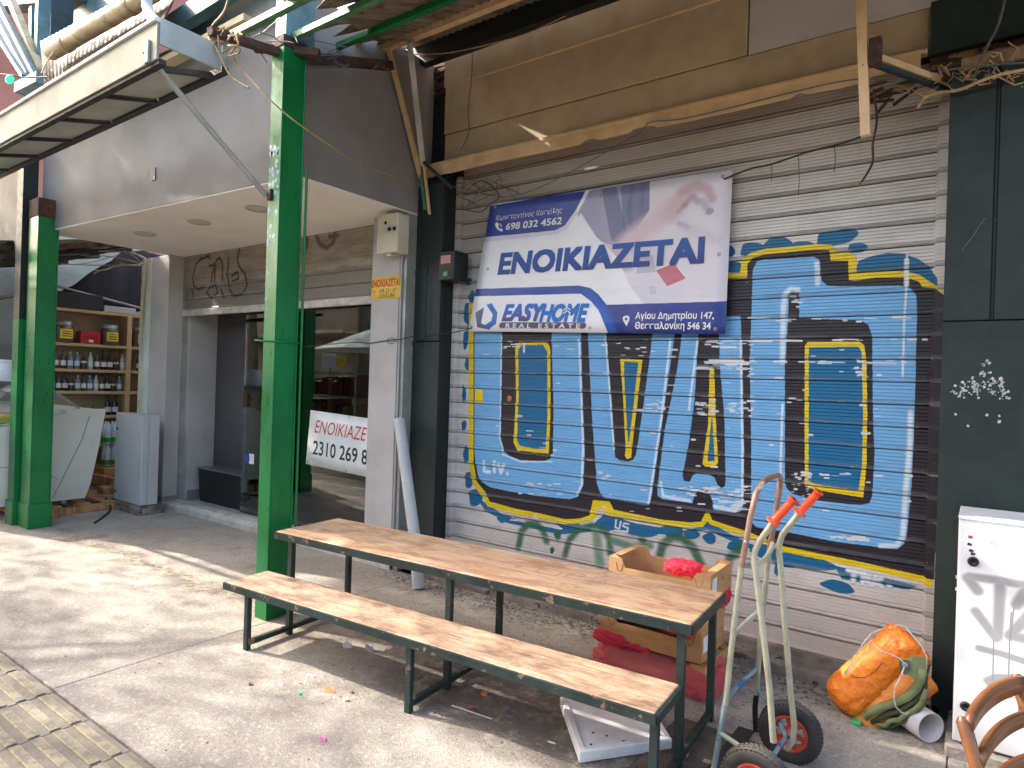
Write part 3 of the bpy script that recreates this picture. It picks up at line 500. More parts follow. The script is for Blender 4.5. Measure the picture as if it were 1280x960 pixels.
for x, z, dx, dz in ((.05, 2.86, .16, -.1), (.07, 2.98, .13, .05), (.02, 2.70, .17, .06), (-.12, 2.55, .10, .17), (.06, 3.05, .03, .14), (.09, 3.1, .12, .02)):
    g.tube([(x + dx * i / 6, 4.299, z + dz * i / 6 + rr.uniform(-.006, .006)) for i in range(7)], .0012, 4)
g.build('scratches', flat('scratch_grey', (120, 134, 122), .8), pr, kind='stuff')
# ------------------------------------------------------------ left dark green pillar beside the shutter
pl = thing('panelled_pillar', 'dark green strip panelled pillar between grey pillar and painted shutter', 'pillar', (-4.2, 4.4, 0))
MB().box(-4.385, -4.02, 4.43, 4.86, 0, 3.62).build('core', DKGREEN2, pl)
for a, b in ((-4.385, -4.285), (-4.280, -4.190), (-4.185, -4.112)): MB().bev(a, b, 4.395, 4.43, 2.12, 3.56, .003).build('strip', DKGREEN, pl)
MB().bev(-4.105, -4.005, 4.385, 4.43, 2.12, 3.56, .003).build('strip', DKGREEN, pl)
MB().bev(-4.385, -4.005, 4.39, 4.43, .0, 2.112, .003).build('lower_panel', DKGREEN, pl)
MB().bev(-4.02, -4.0, 4.41, 4.56, .0, 3.6, .002).build('return_panel', DKGREEN2, pl)
for x, z in ((-4.30, 2.76), (-4.21, 2.76), (-4.33, 2.10), (-4.24, 2.09)): MB().bev(x - .03, x + .03, 4.38, 4.394, z - .02, z + .02, .003).build('bolt_plate', DKGREEN, pl)
ub = thing('dark_transom_board', 'black green board stub between grey canopy box and beige fascia', 'wall panel', (-4.3, 4.55, 3.77))
MB().bev(-4.46, -4.16, 4.56, 4.62, 3.77, 4.06, .003).build('panel', DKGREEN2, ub); MB().bev(-4.46, -4.16, 4.56, 4.62, 4.066, 4.45, .003).build('panel', DKGREEN2, ub)
MB().box(-4.5, -4.13, 4.6, 4.85, 3.6, 5.2).build('backing', DARKW, ub)
g = MB(); rr = random.Random(8)
for i in range(9):
    z = 4.46 + i * .04; g.bar((-4.47 + rr.uniform(-.02, .02), 4.57 + rr.uniform(-.02, .02), z), (-4.15, 4.57 + rr.uniform(-.03, .03), z + rr.uniform(-.05, .05)), .02, .035)
g.build('splinters', DARKW, ub, kind='stuff')
# ------------------------------------------------------------ grey canopy box with downlights
cx = thing('canopy_box', 'deep grey plastered canopy box with white soffit over the empty shop front', 'canopy', (-6.5, 3.7, 3.3))
ZT = 4.75; FP = [(-8.72, 2.84), (-4.33, 3.09), (-4.33, 4.60), (-8.72, 4.60)]
g = MB(); n = 4; V = [(x, y, 3.31) for x, y in FP] + [(x, y, ZT) for x, y in FP]; g.add(V, [(0, 1, 5, 4), (1, 2, 6, 5), (2, 3, 7, 6), (3, 0, 4, 7), (4, 5, 6, 7)]); g.build('cladding', GREYP2, cx)
sx = MB(); ins = [(x * 1 + (.004 if x < -5 else -.004), y + (.004 if y < 4 else 0)) for x, y in FP]; sx.prism(ins, 'z', 3.297, 3.309); sx.build('soffit', SOFFIT, cx)
lm = None
for x, y in ((-7.63, 3.47), (-6.51, 3.485), (-5.48, 3.477)):
    l = MB().lathe([(.105, .0), (.113, -.004), (.113, -.010), (.104, -.012)], (0, 0, 0), 24, cap=False).build('downlight', BUFF if False else STEELW, cx, world=False) if lm is None else lm.copy()
    if lm is None:
        lm = l; lens = MB().lathe([(.001, -.0075), (.103, -.0075)], (0, 0, 0), 24, cap=False).build('lens', LENS, l, world=False)
    else:
        COL.objects.link(l); l.parent = cx; q = lens.copy(); COL.objects.link(q); q.parent = l
    l.location = (x + 6.5, y - 3.7, -.003)
# small cut out for a lost fitting
yy = 2.84 + (.25) * ((-6.4 + 8.72) / 4.39)
MB().bev(-6.43, -6.36, yy - .006, yy + .01, 3.56, 3.68, .002).build('cable_hole', BLACKB, cx); MB().bev(-6.385, -6.365, yy - .012, yy + .0, 3.56, 3.60, .002).build('cable_stub', WHITEP, cx)
# ------------------------------------------------------------ grey pillars
p1 = thing('grey_pillar', 'grey plastered pillar left of the half open shutter', 'pillar', (-8.9, 4.3, 0))
MB().bev(-9.12, -8.655, 4.25, 4.468, 0, 3.296, .004).build('shaft', GREYP, p1); MB().bev(-9.125, -8.650, 4.244, 4.464, 0, .135, .003).build('baseboard', GREYP3, p1)
p2 = thing('grey_pillar', 'narrow grey pillar with a yellow paper and beige box, right of the shop window', 'pillar', (-4.6, 4.3, 0))
MB().bev(-4.768, -4.40, 4.25, 4.50, 0, 3.296, .004).build('shaft', GREYP, p2)
MB().bev(-4.398, -4.335, 4.275, 4.50, 0, 3.296, .003).build('trunking', SHED, p2)
MB().tube([(-4.385, 4.262, .05), (-4.383, 4.262, 1.5), (-4.385, 4.262, 2.9)], .009, 8).build('conduit', PVC, p2)
MB().box(-4.335, -4.30, 4.40, 4.52, 0, 3.5).build('filler', BLACKB, p2)
# ------------------------------------------------------------ half open shutter
hs = thing('roller_shutter', 'half open roller shutter with a thin black scrawl above the empty shop', 'roller shutter', (-6.7, 4.45, 2.5))
T = Canvas('tag_paint', -8.7, -4.7, 2.5, 3.45, 300)
for s_ in ([(252,322),(245,330),(241,345),(242,357),(248,362),(256,358)], [(250,325),(260,320),(262,322)], [(261,314),(261,318)], [(262,333),(268,330),(264,352)], [(268,352),(270,326),(274,322),(278,328),(278,350)], [(286,322),(284,345),(287,358)],
           [(300,311),(297,320),(298,332),(306,342),(309,356),(303,368),(292,370),(287,362)], [(290,345),(297,340),(298,348),(290,352)], [(262,360),(270,356),(272,366),(264,372),(258,366),(262,360)], [(240,362),(242,372)], [(276,362),(280,372)]):
    T.stroke([PX(x, y, 4.45) for x, y in s_], .030, (34, 32, 34), .9, .5)
for s_ in ([(380,290),(392,290)], [(385,292),(383,310)], [(395,292),(399,305),(408,310),(416,304),(420,290)], [(412,296),(422,294)], [(340,300),(352,297)]):
    T.stroke([PX(x, y, 4.45) for x, y in s_], .05, (60, 58, 58), .75, .6)
def mat_tag():
    t = NT('old_grey_shutter_steel'); p = t.pos; o = t.xyz(p)
    c = t.mix(t.ramp(t.noise(t.mapp(p, (1, 1, 4)), 2, 6, .7), .35, .7), lin((176, 164, 146)), lin((140, 132, 120)))
    c = t.mix(t.ramp(t.math('ADD', o[2], t.math('MULTIPLY', t.noise(p, 2, 4), .15)), 3.0, 2.96), c, lin((128, 122, 114)))
    c = t.mix(t.math('MULTIPLY', t.ramp(t.noise(t.mapp(p, (14, 1, 1)), 2, 6, .7), .5, .75), .4), c, lin((98, 88, 76)))
    pc, pa = T.sample(t); c = t.mix(pa, c, pc); t.bump(t.noise(p, 50, 3), .001); return t.fin(c, .5, .1)
TAGM = mat_tag()
h0 = None
for k in range(7):
    if h0 is None: h0 = slat_mesh(-8.64, -4.775, MB(), 0, 4.45).build('slat', TAGM, hs); s = h0
    else: s = h0.copy(); COL.objects.link(s); s.parent = hs
    s.location = (0, rnd.uniform(-.001, .001), 2.58 - 0 + k * PITCH)
# slat mesh was offset by the thing's height, so place relative to it
MB().bev(-8.64, -4.775, 4.425, 4.475, 2.505, 2.585, .006).build('bottom_rail', M('pale_rail', (206, 202, 200), (170, 160, 150), 8, .5, 0, .001, 40, grime=.4), hs)
MB().box(-8.655, -8.62, 4.44, 4.5, .08, 3.29).build('guide_rail', SHED, hs)
# ------------------------------------------------------------ shop interior and glass front
MB().bev(-8.62, -8.55, 4.50, 4.88, .075, 3.2, .003).build('reveal_panel', GREYP, tag(thing('entrance_reveal', 'light grey reveal wall inside the open entrance', 'wall', (-8.6, 4.7, .075))))
o = MB().bev(-8.56, -8.535, 4.52, 4.875, .075, .20, .002).build('baseboard', GREYP3, bpy.data.objects['entrance_reveal'])
ip = thing('inner_partition', 'dark grey partition panel behind the open entrance', 'wall', (-7.6, 4.9, .075)); MB().box(-8.62, -7.0, 4.885, 4.93, .075, 3.3).build('panel', DKPANEL, ip)
rm = thing('shop_room', 'dim empty shop room seen through the glass', 'room', (-6, 6.5, .075))
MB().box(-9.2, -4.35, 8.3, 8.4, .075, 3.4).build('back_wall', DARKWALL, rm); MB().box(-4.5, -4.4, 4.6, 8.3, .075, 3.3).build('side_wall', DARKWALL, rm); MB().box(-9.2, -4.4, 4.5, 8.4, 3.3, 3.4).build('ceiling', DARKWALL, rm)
bb = thing('low_counter', 'low black slanted counter standing in the entrance', 'counter', (-7.9, 4.65, .08))
MB().prism([(-8.36, .08), (-8.42, .50), (-7.2, .50), (-7.2, .08)], 'y', 4.60, 4.86).build('body', BLACKB, bb); MB().bev(-8.43, -7.2, 4.585, 4.87, .50, .515, .003).build('top', flat('grey_edge', (110, 112, 112), .4), bb)
gf = thing('shop_window', 'frameless glass shop window reflecting the street', 'shop window', (-6, 4.54, .08))
MB().box(-7.32, -6.46, 4.535, 4.545, .085, 3.2).build('door_pane', GLASS, gf); MB().box(-6.45, -4.77, 4.535, 4.545, .085, 3.2).build('window_pane', GLASS, gf)
MB().bev(-6.458, -6.452, 4.53, 4.55, .085, 3.2, .001).build('pane_joint', SHED, gf)
ds = thing('door_sticker', 'small blue and white sticker low on the glass door', 'sticker', (-7.25, 4.53, 1))
g = MB().lathe([(.001, 0), (.055, 0)], (0, 0, 0), 18, 'y', False); g.build('badge', BLUEI, ds, world=False); ds.children[0].location = (.03, -.003, -.01)
MB().bev(.07, .17, -.003, -.001, -.07, .05, .0005).build('note', WHITEP, ds, world=False); ds.location = (-7.158, 4.530, 0.762); ds.location.x -= .06
# for-rent sign on the glass
def sheet_fn(c, Y):    # bilinear sheet with corners tl, tr, br, bl given as (x,z)
    (ax, az), (bx, bz), (cx_, cz), (dx, dz) = c
    def f(u, v, d):    # u right, v up
        x = (ax * (1 - u) + bx * u) * v + (dx * (1 - u) + cx_ * u) * (1 - v); z = (az * (1 - u) + bz * u) * v + (dz * (1 - u) + cz * u) * (1 - v)
        return (x, Y - d, z)
    return f
def sheet(fn, name, mat, parent, nu=16, nv=10, th=.002, wob=0):
    g = MB(); V = []
    for s_ in (0, 1):
        for j in range(nv + 1):
            for i in range(nu + 1):
                x, y, z = fn(i / nu, j / nv, 0); y += wob * (math.sin(i * .9 + j * .4) + math.sin(j * 1.3 + i * .3)) - (0 if s_ == 0 else -th); V.append((x, y, z))
    m = (nu + 1) * (nv + 1); F = [(j * (nu + 1) + i + q, j * (nu + 1) + i + 1 + q, (j + 1) * (nu + 1) + i + 1 + q, (j + 1) * (nu + 1) + i + q) for q in (0, m) for j in range(nv) for i in range(nu)]
    ed = [(i, i + 1) for i in range(nu)] + [(nv * (nu + 1) + i, nv * (nu + 1) + i + 1) for i in range(nu)] + [(j * (nu + 1) + e, (j + 1) * (nu + 1) + e) for j in range(nv) for e in (0, nu)]
    F += [(a, b, b + m, a + m) for a, b in ed]; g.add(V, F, True); return g.build(name, mat, parent)
sg = thing('rent_sign', 'white for rent sign with red word and black phone number on the shop glass', 'sign', (-5.5, 4.52, 1.1))
fn = sheet_fn([(-5.995, 1.392), (-4.70, 1.34), (-4.70, .745), (-6.05, .797)], 4.522)
sheet(fn, 'board', M('white_sign', (222, 228, 230), (206, 214, 216), 3, .4, grime=.1), sg, 6, 4)
text_mesh('ENOIKIAZETAI', (.075, .90, .60, .84), fn, 'lettering', REDINK, sg, .004, .25)
text_mesh('2310 269 823', (.075, .875, .20, .46), fn, 'phone_number', INK, sg, .012)
for u, v in ((.02, .05), (.97, .96), (.5, .03), (.5, .97)):
    x, y, z = fn(u, v, .001); MB().lathe([(.008, 0), (.008, -.002), (.003, -.002)], (x, y, z), 8, 'y').build('grommet', INK, sg)
ys = thing('yellow_notice', 'small yellow for rent notice pasted on the narrow grey pillar', 'notice', (-4.57, 4.245, 2.6))
fn = sheet_fn([(-4.766, 2.722), (-4.375, 2.722), (-4.375, 2.508), (-4.766, 2.508)], 4.2485); sheet(fn, 'paper', M('yellow_paper', (240, 206, 96), (226, 188, 84), 8, .7, grime=.1), ys, 4, 2, .0008)
text_mesh('ENOIKIAZETAI', (.0, .96, .54, .88), fn, 'lettering', flat('orange_red_ink', (206, 76, 30), .6), ys, .03)
text_mesh('698 251 37', (.26, .86, .28, .46), fn, 'handwriting', INK, ys, 0, .2); text_mesh('2310 84', (.26, .8, .07, .24), fn, 'handwriting', INK, ys, 0, .2); text_mesh('Τηλ', (.02, .16, .26, .44), fn, 'small_print', REDINK, ys)
ux = thing('utility_box', 'beige metal box with black round locks high on the narrow grey pillar', 'utility box', (-4.4, 4.18, 3.1))
MB().bev(-4.555, -4.285, 4.10, 4.25, 2.90, 3.255, .008).build('body', M('cream_box', (204, 196, 172), (190, 180, 156), 4, .5, grime=.25), ux)
for x in (-4.385, -4.32): MB().lathe([(.018, 0), (.018, -.012), (.008, -.014)], (x, 4.10, 3.11), 12, 'y').build('lock', INK, ux)
MB().lathe([(.016, 0), (.016, -.002), (.010, -.002), (.010, 0)], (-4.44, 4.0995, 3.175), 12, 'y').build('emblem', INK, ux)
MB().bev(-4.44, -4.38, 4.12, 4.18, 2.875, 2.90, .004).build('cable_gland', PVC, ux)
mt = thing('meter_box', 'small black green meter box with a pinkish window beside the left shutter rail', 'meter box', (-3.9, 4.36, 2.8))
MB().bev(-4.0, -3.815, 4.34, 4.54, 2.655, 2.915, .008).build('case', DKGREEN2, mt); MB().bev(-3.97, -3.85, 4.334, 4.34, 2.80, 2.875, .002).build('window', flat('meter_window', (176, 110, 108), .35), mt)
MB().bev(-3.935, -3.885, 4.334, 4.34, 2.69, 2.73, .002).build('label', flat('meter_label', (110, 150, 110), .5), mt)
# ============================================================ BANNER
bn = thing('banner', 'large white and blue for rent banner tied across the painted shutter', 'banner', (-2.5, 4.54, 2.1))
bfn = sheet_fn([(-3.584, 3.335), (-1.457, 3.287), (-1.471, 2.143), (-3.797, 2.215)], 4.545)
BC = Canvas('banner_print', 0, 2, 0, 1.1, 560)
bu = lambda x, y: (x * 2, y * 1.1)
def BU(x, y):    # photo point on the banner -> sheet u,v
    X, Z = PX(x, y, 4.545); lo, hi = 0., 1.
    v = .5
    for _ in range(12):
        xl = -3.797 + (-3.584 + 3.797) * v; xr = -1.471 + (.014) * v; u = (X - xl) / (xr - xl)
        zt = 3.335 + (3.287 - 3.335) * u; zb_ = 2.215 + (2.143 - 2.215) * u; v = (Z - zb_) / (zt - zb_)
    return (u * 2, v * 1.1)
def bp(pts, col, al=1): BC.poly([BU(*q) for q in pts], col, al)
def bs(pts, w, col, al=1, soft=.5): BC.stroke([BU(*q) for q in pts], w, col, al, soft)
BC.poly([(-.1, -.1), (2.1, -.1), (2.1, 1.2), (-.1, 1.2)], (236, 236, 240))
bp([(720,268),(736,236),(920,208),(912,380),(802,382),(768,330)], (222, 214, 222))
for k in range(12): bp([(722 + k,262),(738 + k,236),(760 + k,232),(772 + k,300),(778 - k,332),(748,300)], (206, 200, 214), .12)
bp([(728,250),(740,236),(812,224),(812,262),(790,296),(764,306),(748,300),(722,268)], (140, 138, 170), .75)
bp([(746,236),(772,231),(778,262),(768,304),(752,296)], (170, 166, 186), .5); bp([(752,236),(770,232),(784,290),(772,306),(764,300)], (92, 94, 136), .7)
bp([(776,231),(812,225),(811,262),(792,292),(780,290)], (76, 80, 132), .6); bs([(790,232),(786,262),(790,288)], .035, (70, 74, 128), .35); bs([(804,228),(802,258)], .03, (80, 84, 136), .35)
bs([(766,322),(792,296),(826,272),(840,262)], .15, (218, 190, 198), .95, .5); bs([(838,268),(852,246),(868,236)], .11, (212, 182, 190), .95, .5)
bs([(852,240),(872,232),(884,236),(890,248)], .06, (196, 164, 174), .9); bs([(856,256),(866,246),(872,252)], .045, (178, 142, 156), .7); bs([(848,264),(856,256)], .035, (160, 132, 152), .5)
bs([(852,282),(876,292),(896,300)], .07, (206, 196, 212), .6); bs([(848,279),(860,284)], .03, (160, 152, 186), .5)
bs([(878,252),(886,264)], .05, (176, 164, 184), .7); BC.blob(*BU(887, 264), .026, .026, (150, 142, 164), .7)
bs([(766,326),(772,338),(788,334)], .05, (120, 116, 156), .45); bs([(792,322),(816,318)], .16, (190, 176, 196), .35)
bp([(796,322),(816,318),(820,340),(796,342)], (140, 138, 170), .5)
bp([(802,350),(834,348),(858,344),(856,384),(800,384)], (216, 214, 224), .8); bp([(812,358),(820,358),(820,368),(812,368)], (190, 190, 208), .8)
bp([(820,338),(842,329),(857,348),(834,358)], (196, 104, 124))
bp([(700,262),(738,236),(720,270),(772,322),(800,384),(760,384),(700,340)], (238, 237, 241))
bp([(722,272),(726,266),(806,382),(796,384)], (238, 238, 242), .95)
# printed blue fields
bp([(600,260),(733,236),(720,262),(706,282),(694,288),(600,297)], (58, 74, 150)); bp([(600,297),(694,288),(706,282),(720,262),(722,266),(709,286),(696,293),(600,303)], (214, 206, 226), .8)
bp([(570,362),(724,357),(738,360),(748,368),(758,381),(930,376),(930,424),(764,426),(748,386),(738,376),(726,367),(570,371)], (48, 80, 158))
bp([(758,381),(930,376),(930,424),(777,424)], (42, 62, 140)); bp([(728,362),(740,366),(750,376),(775,424),(764,425),(748,388),(738,376)], (38, 96, 190), .8)
bp([(570,371),(726,367),(738,376),(750,392),(763,424),(560,420)], (238, 238, 242))
bp([(594,391),(605,384),(601,404),(613,409),(612,412),(596,409)], (92, 98, 130)); bp([(608,381),(615,379),(622,391),(620,405),(613,410),(603,408),(614,401),(616,393)], (46, 112, 200))
BC.stroke([BU(627, 406.5), BU(729, 407)], .050, (98, 88, 118), 1, .1)
def mat_banner():
    t = NT('banner_vinyl'); im = BC.image(); uv = t.tc.outputs['UV']; n = t.n.new('ShaderNodeTexImage'); n.image = im; t.link(uv, n.inputs[0])
    c = t.mix(1, n.outputs[0], n.outputs[0], 'MULTIPLY'); c = t.mix(t.math('MULTIPLY', t.ramp(t.noise(t.pos, 4, 5), .4, .8), .12), c, lin((170, 160, 160)))
    t.bump(t.noise(t.mapp(t.pos, (1, 1, 3)), 3, 3), .006); return t.fin(c, .38)
bo = sheet(bfn, 'vinyl', mat_banner(), bn, 24, 14, .0015, .0018)
uvl = bo.data.uv_layers.new(name='UVMap')
for lp in bo.data.loops:
    i = lp.vertex_index % (25 * 15); uvl.data[lp.index].uv = ((i % 25) / 24, (i // 25) / 14)
def btxt(body, x0, y0, x1, y1, mat, bold=0, shear=0, nm='lettering'):   # from lower left to upper right photo corner
    a = BU(x0, y0); b = BU(x1, y1); text_mesh(body, (a[0] / 2, b[0] / 2, a[1] / 1.1, b[1] / 1.1), bfn, nm, mat, bn, bold, shear, off=.0045)
btxt('Κωνσταντίνος Κοσκίδης', 620, 278, 704, 258.5, WHITEP, .006); btxt('698 032 4562', 632, 288, 703.5, 271, WHITEP, .022)
def mat_headline():
    t = NT('headline_print'); o = t.xyz(t.pos); c = t.mix(t.ramp(o[2], 2.55, 2.9), lin((38, 50, 112)), lin((28, 84, 166))); return t.fin(c, .45)
btxt('ENOIKIAZETAI', 622, 344, 882, 295, mat_headline(), .04)
def mat_logo():
    t = NT('logo_print'); o = t.xyz(t.pos); c = t.mix(t.ramp(o[2], 2.25, 2.42), lin((84, 72, 120)), lin((46, 110, 200))); return t.fin(c, .45)
btxt('EASY', 627, 402, 683, 379, mat_logo(), .045, .22); btxt('HOME', 674, 403, 737, 379, LBLUE, .045, .22)
btxt('R E A L   E S T A T E', 632, 410, 726, 404.5, WHITEP, .02)
btxt('Αγίου Δημητρίου 147,', 794, 401, 893, 389, WHITEP, .022); btxt('Θεσσαλονίκη 546 34', 793.5, 413.5, 889, 402, WHITEP, .022)
def bdisc(x, y, r, mat, nm, d=.005, hole=0):
    u, v = BU(x, y); p = bfn(u / 2, v / 1.1, d); pr_ = [(hole, 0), (r, 0)] if not hole else [(hole, 0), (r, 0), (r, -.001), (hole, -.001)]
    return MB().lathe(pr_ if hole else [(.0005, 0), (r, 0)], p, 18, 'y', False).build(nm, mat, bn)
def bmark(pts, mat, nm, d=.005):
    V = []
    for x, y in pts: u, v = BU(x, y); V.append(bfn(u / 2, v / 1.1, d))
    return MB().add(V, [tuple(range(len(V)))]).build(nm, mat, bn)
bmark([(782.6,394.6),(785.5,394.4),(787.3,397),(787,400),(783.5,408),(779.5,401),(778.6,398),(779.6,395.6)], WHITEP, 'map_pin'); bdisc(783, 399, .010, NAVY, 'map_pin_hole', .006)
bmark([(620,279),(622.6,278),(624,281.5),(622.8,283.4),(625,286),(627.2,285.4),(629.5,287.8),(627.8,289.6),(624,288.5),(621,285),(619.2,281)], WHITEP, 'phone_icon')
for r_ in (.018, .028):
    u, v = BU(624.5, 283.5); c = Vector(bfn(u / 2, v / 1.1, .005)); MB().tube([c + Vector((r_ * math.cos(a), 0, r_ * math.sin(a))) for a in (-.2, .2, .6, 1.0, 1.4, 1.7)], .0022, 5).build('phone_icon', WHITEP, bn)
bmark([(704,387.5),(709,383.6),(714,387),(713,388),(709,385),(705,388.5)], WHITEP, 'roof_icon', .006); bmark([(704,391.5),(709,387.6),(714,391),(713,392),(709,389),(705,392.5)], WHITEP, 'roof_icon', .006)
for x, y in ((619,259),(751,244.5),(903.5,221),(610,336.5),(899,318),(737.5,410),(894.5,411.5),(589,409)): bdisc(x, y, .013, SHED, 'eyelet', .004, .006)
# ============================================================ PICNIC TABLE WITH JOINED BENCH
TH = .066; tb = thing('bench_table', 'long wooden market table with attached low bench on dark green steel frame', 'table', (-4.005, 2.385, 0), TH)
def lp(mb, name, mat): return mb.build(name, mat, tb, world=False)
ZB, ZT_ = .395, .682; LB_, LT = 2.94, 2.90; VB, VT0, VT1 = .335, .320, .895; FT = .032
bx = MB()
lp(MB().bev(.008, LB_ - .008, .006, VB - .004, ZB - .022, ZB, .004), 'bench_board', BENCHW)
UT = .085
lp(MB().bev(UT + .008, UT + LT - .004, VT0 + .006, VT1 - .004, ZT_ - .020, ZT_ + .002, .004), 'table_top', TABLEW)
for a, b, c, d in (((0, 0), (LB_, 0), 0, 0), ((0, VB), (LB_, VB), 0, 0), ((0, 0), (0, VB), 0, 0), ((LB_, 0), (LB_, VB), 0, 0)):
    z = ZB - .026; lp(MB().bar((a[0], a[1], z), (b[0], b[1], z), .016, .042), 'bench_rail', FRAMEG)
for a, b in (((UT, VT0), (UT + LT, VT0)), ((UT, VT1), (UT + LT, VT1)), ((UT, VT0), (UT, VT1)), ((UT + LT, VT0), (UT + LT, VT1))):
    z = ZT_ - .026; lp(MB().bar((a[0], a[1], z), (b[0], b[1], z), .016, .044), 'table_rail', FRAMEG)
for u, u2 in ((.215, .215), (1.57, 1.57), (LB_ - .028, LB_ - .028)):
    lp(MB().bev(u, u + .036, .0, .034, 0, ZB - .02, .002), 'bench_leg', FRAMEG)
    lp(MB().bev(u + .002, u + .040, VT0 + .006, VT0 + .040, 0, ZT_ - .02, .002), 'table_leg', FRAMEG)
    lp(MB().bev(u + .004, u + .040, VT1 - .040, VT1 - .004, 0, ZT_ - .02, .002), 'table_leg', FRAMEG)
    lp(MB().bev(u + .004, u + .036, .034, VT0 + .006, .028, .060, .002), 'floor_bar', FRAMEG); lp(MB().bev(u + .006, u + .036, VT0 + .040, VT1 - .040, .028, .060, .002), 'floor_bar', FRAMEG)
for u in (.75, 1.5, 2.25):
    lp(MB().bev(u, u + .03, .01, VB - .01, ZB - .05, ZB - .024, .002), 'cross_bar', FRAMEG); lp(MB().bev(u + .08, u + .11, VT0 + .01, VT1 - .01, ZT_ - .05, ZT_ - .022, .002), 'cross_bar', FRAMEG)
# faded blue stencil marks on the top
def tmark(pts, w):
    g = MB()
    for (a, b), (c, d) in zip(pts, pts[1:]): g.bar((a, b, ZT_ + .0028), (c, d, ZT_ + .0028), w, .0008)
    lp(g, 'stencil_mark', M('faded_stencil', (176, 148, 140), (196, 150, 110), 18, .7, grime=.2) if 'faded_stencil' not in bpy.data.materials else bpy.data.materials['faded_stencil'])
for k, s_ in enumerate(([(0, 0), (.13, 0), (.13, .07), (0, .07), (0, 0)], [(.18, 0), (.18, .09), (.26, .09), (.26, .05), (.18, .05)], [(.32, 0), (.40, .09)], [(.32, .09), (.46, .08)], [(.39, .0), (.40, .085)])): tmark([(2.0 + a, .60 + b * 1.3) for a, b in s_], .012)
# ============================================================ STYROFOAM LID
t = thing('styrofoam_lid', 'white styrofoam box lid lying on the ground under the bench', 'styrofoam lid', (-1.475, 2.665, 0)); e1 = Vector((.292, .385, 0)); e2 = Vector((-.357, .405, 0))
def q(a, b, z): v = e1 * a + e2 * b; return (v.x, v.y, z)
g = MB()
def ringq(a, z): return [q(a, a, z), q(1 - a, a, z), q(1 - a, 1 - a, z), q(a, 1 - a, z)]
V = ringq(.0, .006) + ringq(.0, .052) + ringq(.012, .058) + ringq(.06, .058) + ringq(.075, .046); F = [(0, 1, 2, 3)]
for k in range(4): F += [(4 * k + i, 4 * k + (i + 1) % 4, 4 * k + 4 + (i + 1) % 4, 4 * k + 4 + i) for i in range(4)]
F += [(16, 17, 18, 19)]; g.add(V, F); g.build('lid_slab', STYRO, t, world=False)
for a, b in ((.22, .3), (.35, .22), (.5, .1), (.15, .12)): x, y, _ = q(a, b, 0); MB().lathe([(.0, .0475), (.007, .0475), (.007, .046)], (x, y, 0), 8).build('pit', INK, t, world=False)
# ============================================================ CARDBOARD CRATES AND RED BAGS
def crate(loc, rz, label):
    t = thing('cardboard_crate', label, 'crate', loc, rz, 'cardboard fruit crates stacked behind the table'); L, W, H_, th = .64, .40, .17, .006
    def wall(poly, ax, a, b, nm='side_wall'): MB().prism(poly, ax, a, b).build(nm, CARD, t, world=False)
    MB().box(th, L - th, th, W - th, .002, .008).build('bottom', CARD, t, world=False)
    lo = [(0, 0), (L, 0), (L, H_), (L - .085, H_), (L - .11, H_ - .055), (.11, H_ - .055), (.085, H_), (0, H_)]
    wall(lo, 'y', 0, th, 'front_wall'); wall(lo, 'y', W - th, W, 'back_wall')
    en = [(th, 0), (W - th, 0), (W - th, H_), (th, H_)]; wall(en, 'x', 0, th, 'end_wall'); wall(en, 'x', L - th, L, 'end_wall')
    for x, s_ in ((0, 1), (L, -1)):
        for y, r_ in ((0, 1), (W, -1)):
            MB().prism([(x + s_ * th, y + r_ * th), (x + s_ * .075, y + r_ * th), (x + s_ * th, y + r_ * .075)], 'z', .01, H_ - .002).build('corner_post', CARD, t, world=False)
        MB().bev(min(x + s_ * th, x + s_ * .05), max(x + s_ * th, x + s_ * .05), .08, W - .08, H_ - .006, H_, .001).build('top_flap', CARD, t, world=False)
    g = MB(); xx = L - .11   # folded lock slots cut in the board
    for x in (xx + .02, .05): g.tube([(x, -.0012, H_ - .03), (x + .008, -.0012, H_ - .07), (x + .022, -.0012, H_ - .082), (x + .038, -.0012, H_ - .07), (x + .046, -.0012, H_ - .03)], .0011, 4)
    g.build('lock_slot', DARKW, t, world=False)
    MB().lathe([(.0005, L + .001), (.011, L + .001)], (0, W * .55, H_ - .06), 12, 'x', False).build('hand_hole', INK, t, world=False)
    MB().box(L + .0005, L + .001, .03, .11, .05, H_ - .03).build('paper_label', WHITEP, t, world=False); return t
CX, CY = -1.90, 3.655
c1 = crate((CX + .02, CY + .015, .012), -.02, 'lowest cardboard crate wrapped in red plastic film behind the table')
c2 = crate((CX - .005, CY + .005, .190), .01, 'middle cardboard crate resting on the red wrapped crate')
c3 = crate((CX + .0, CY, .362), -.005, 'cardboard crate one below the top of the stack behind the table')
c4 = crate((CX + .03, CY + .02, .528), .015, 'topmost open cardboard crate with high corners behind the table')
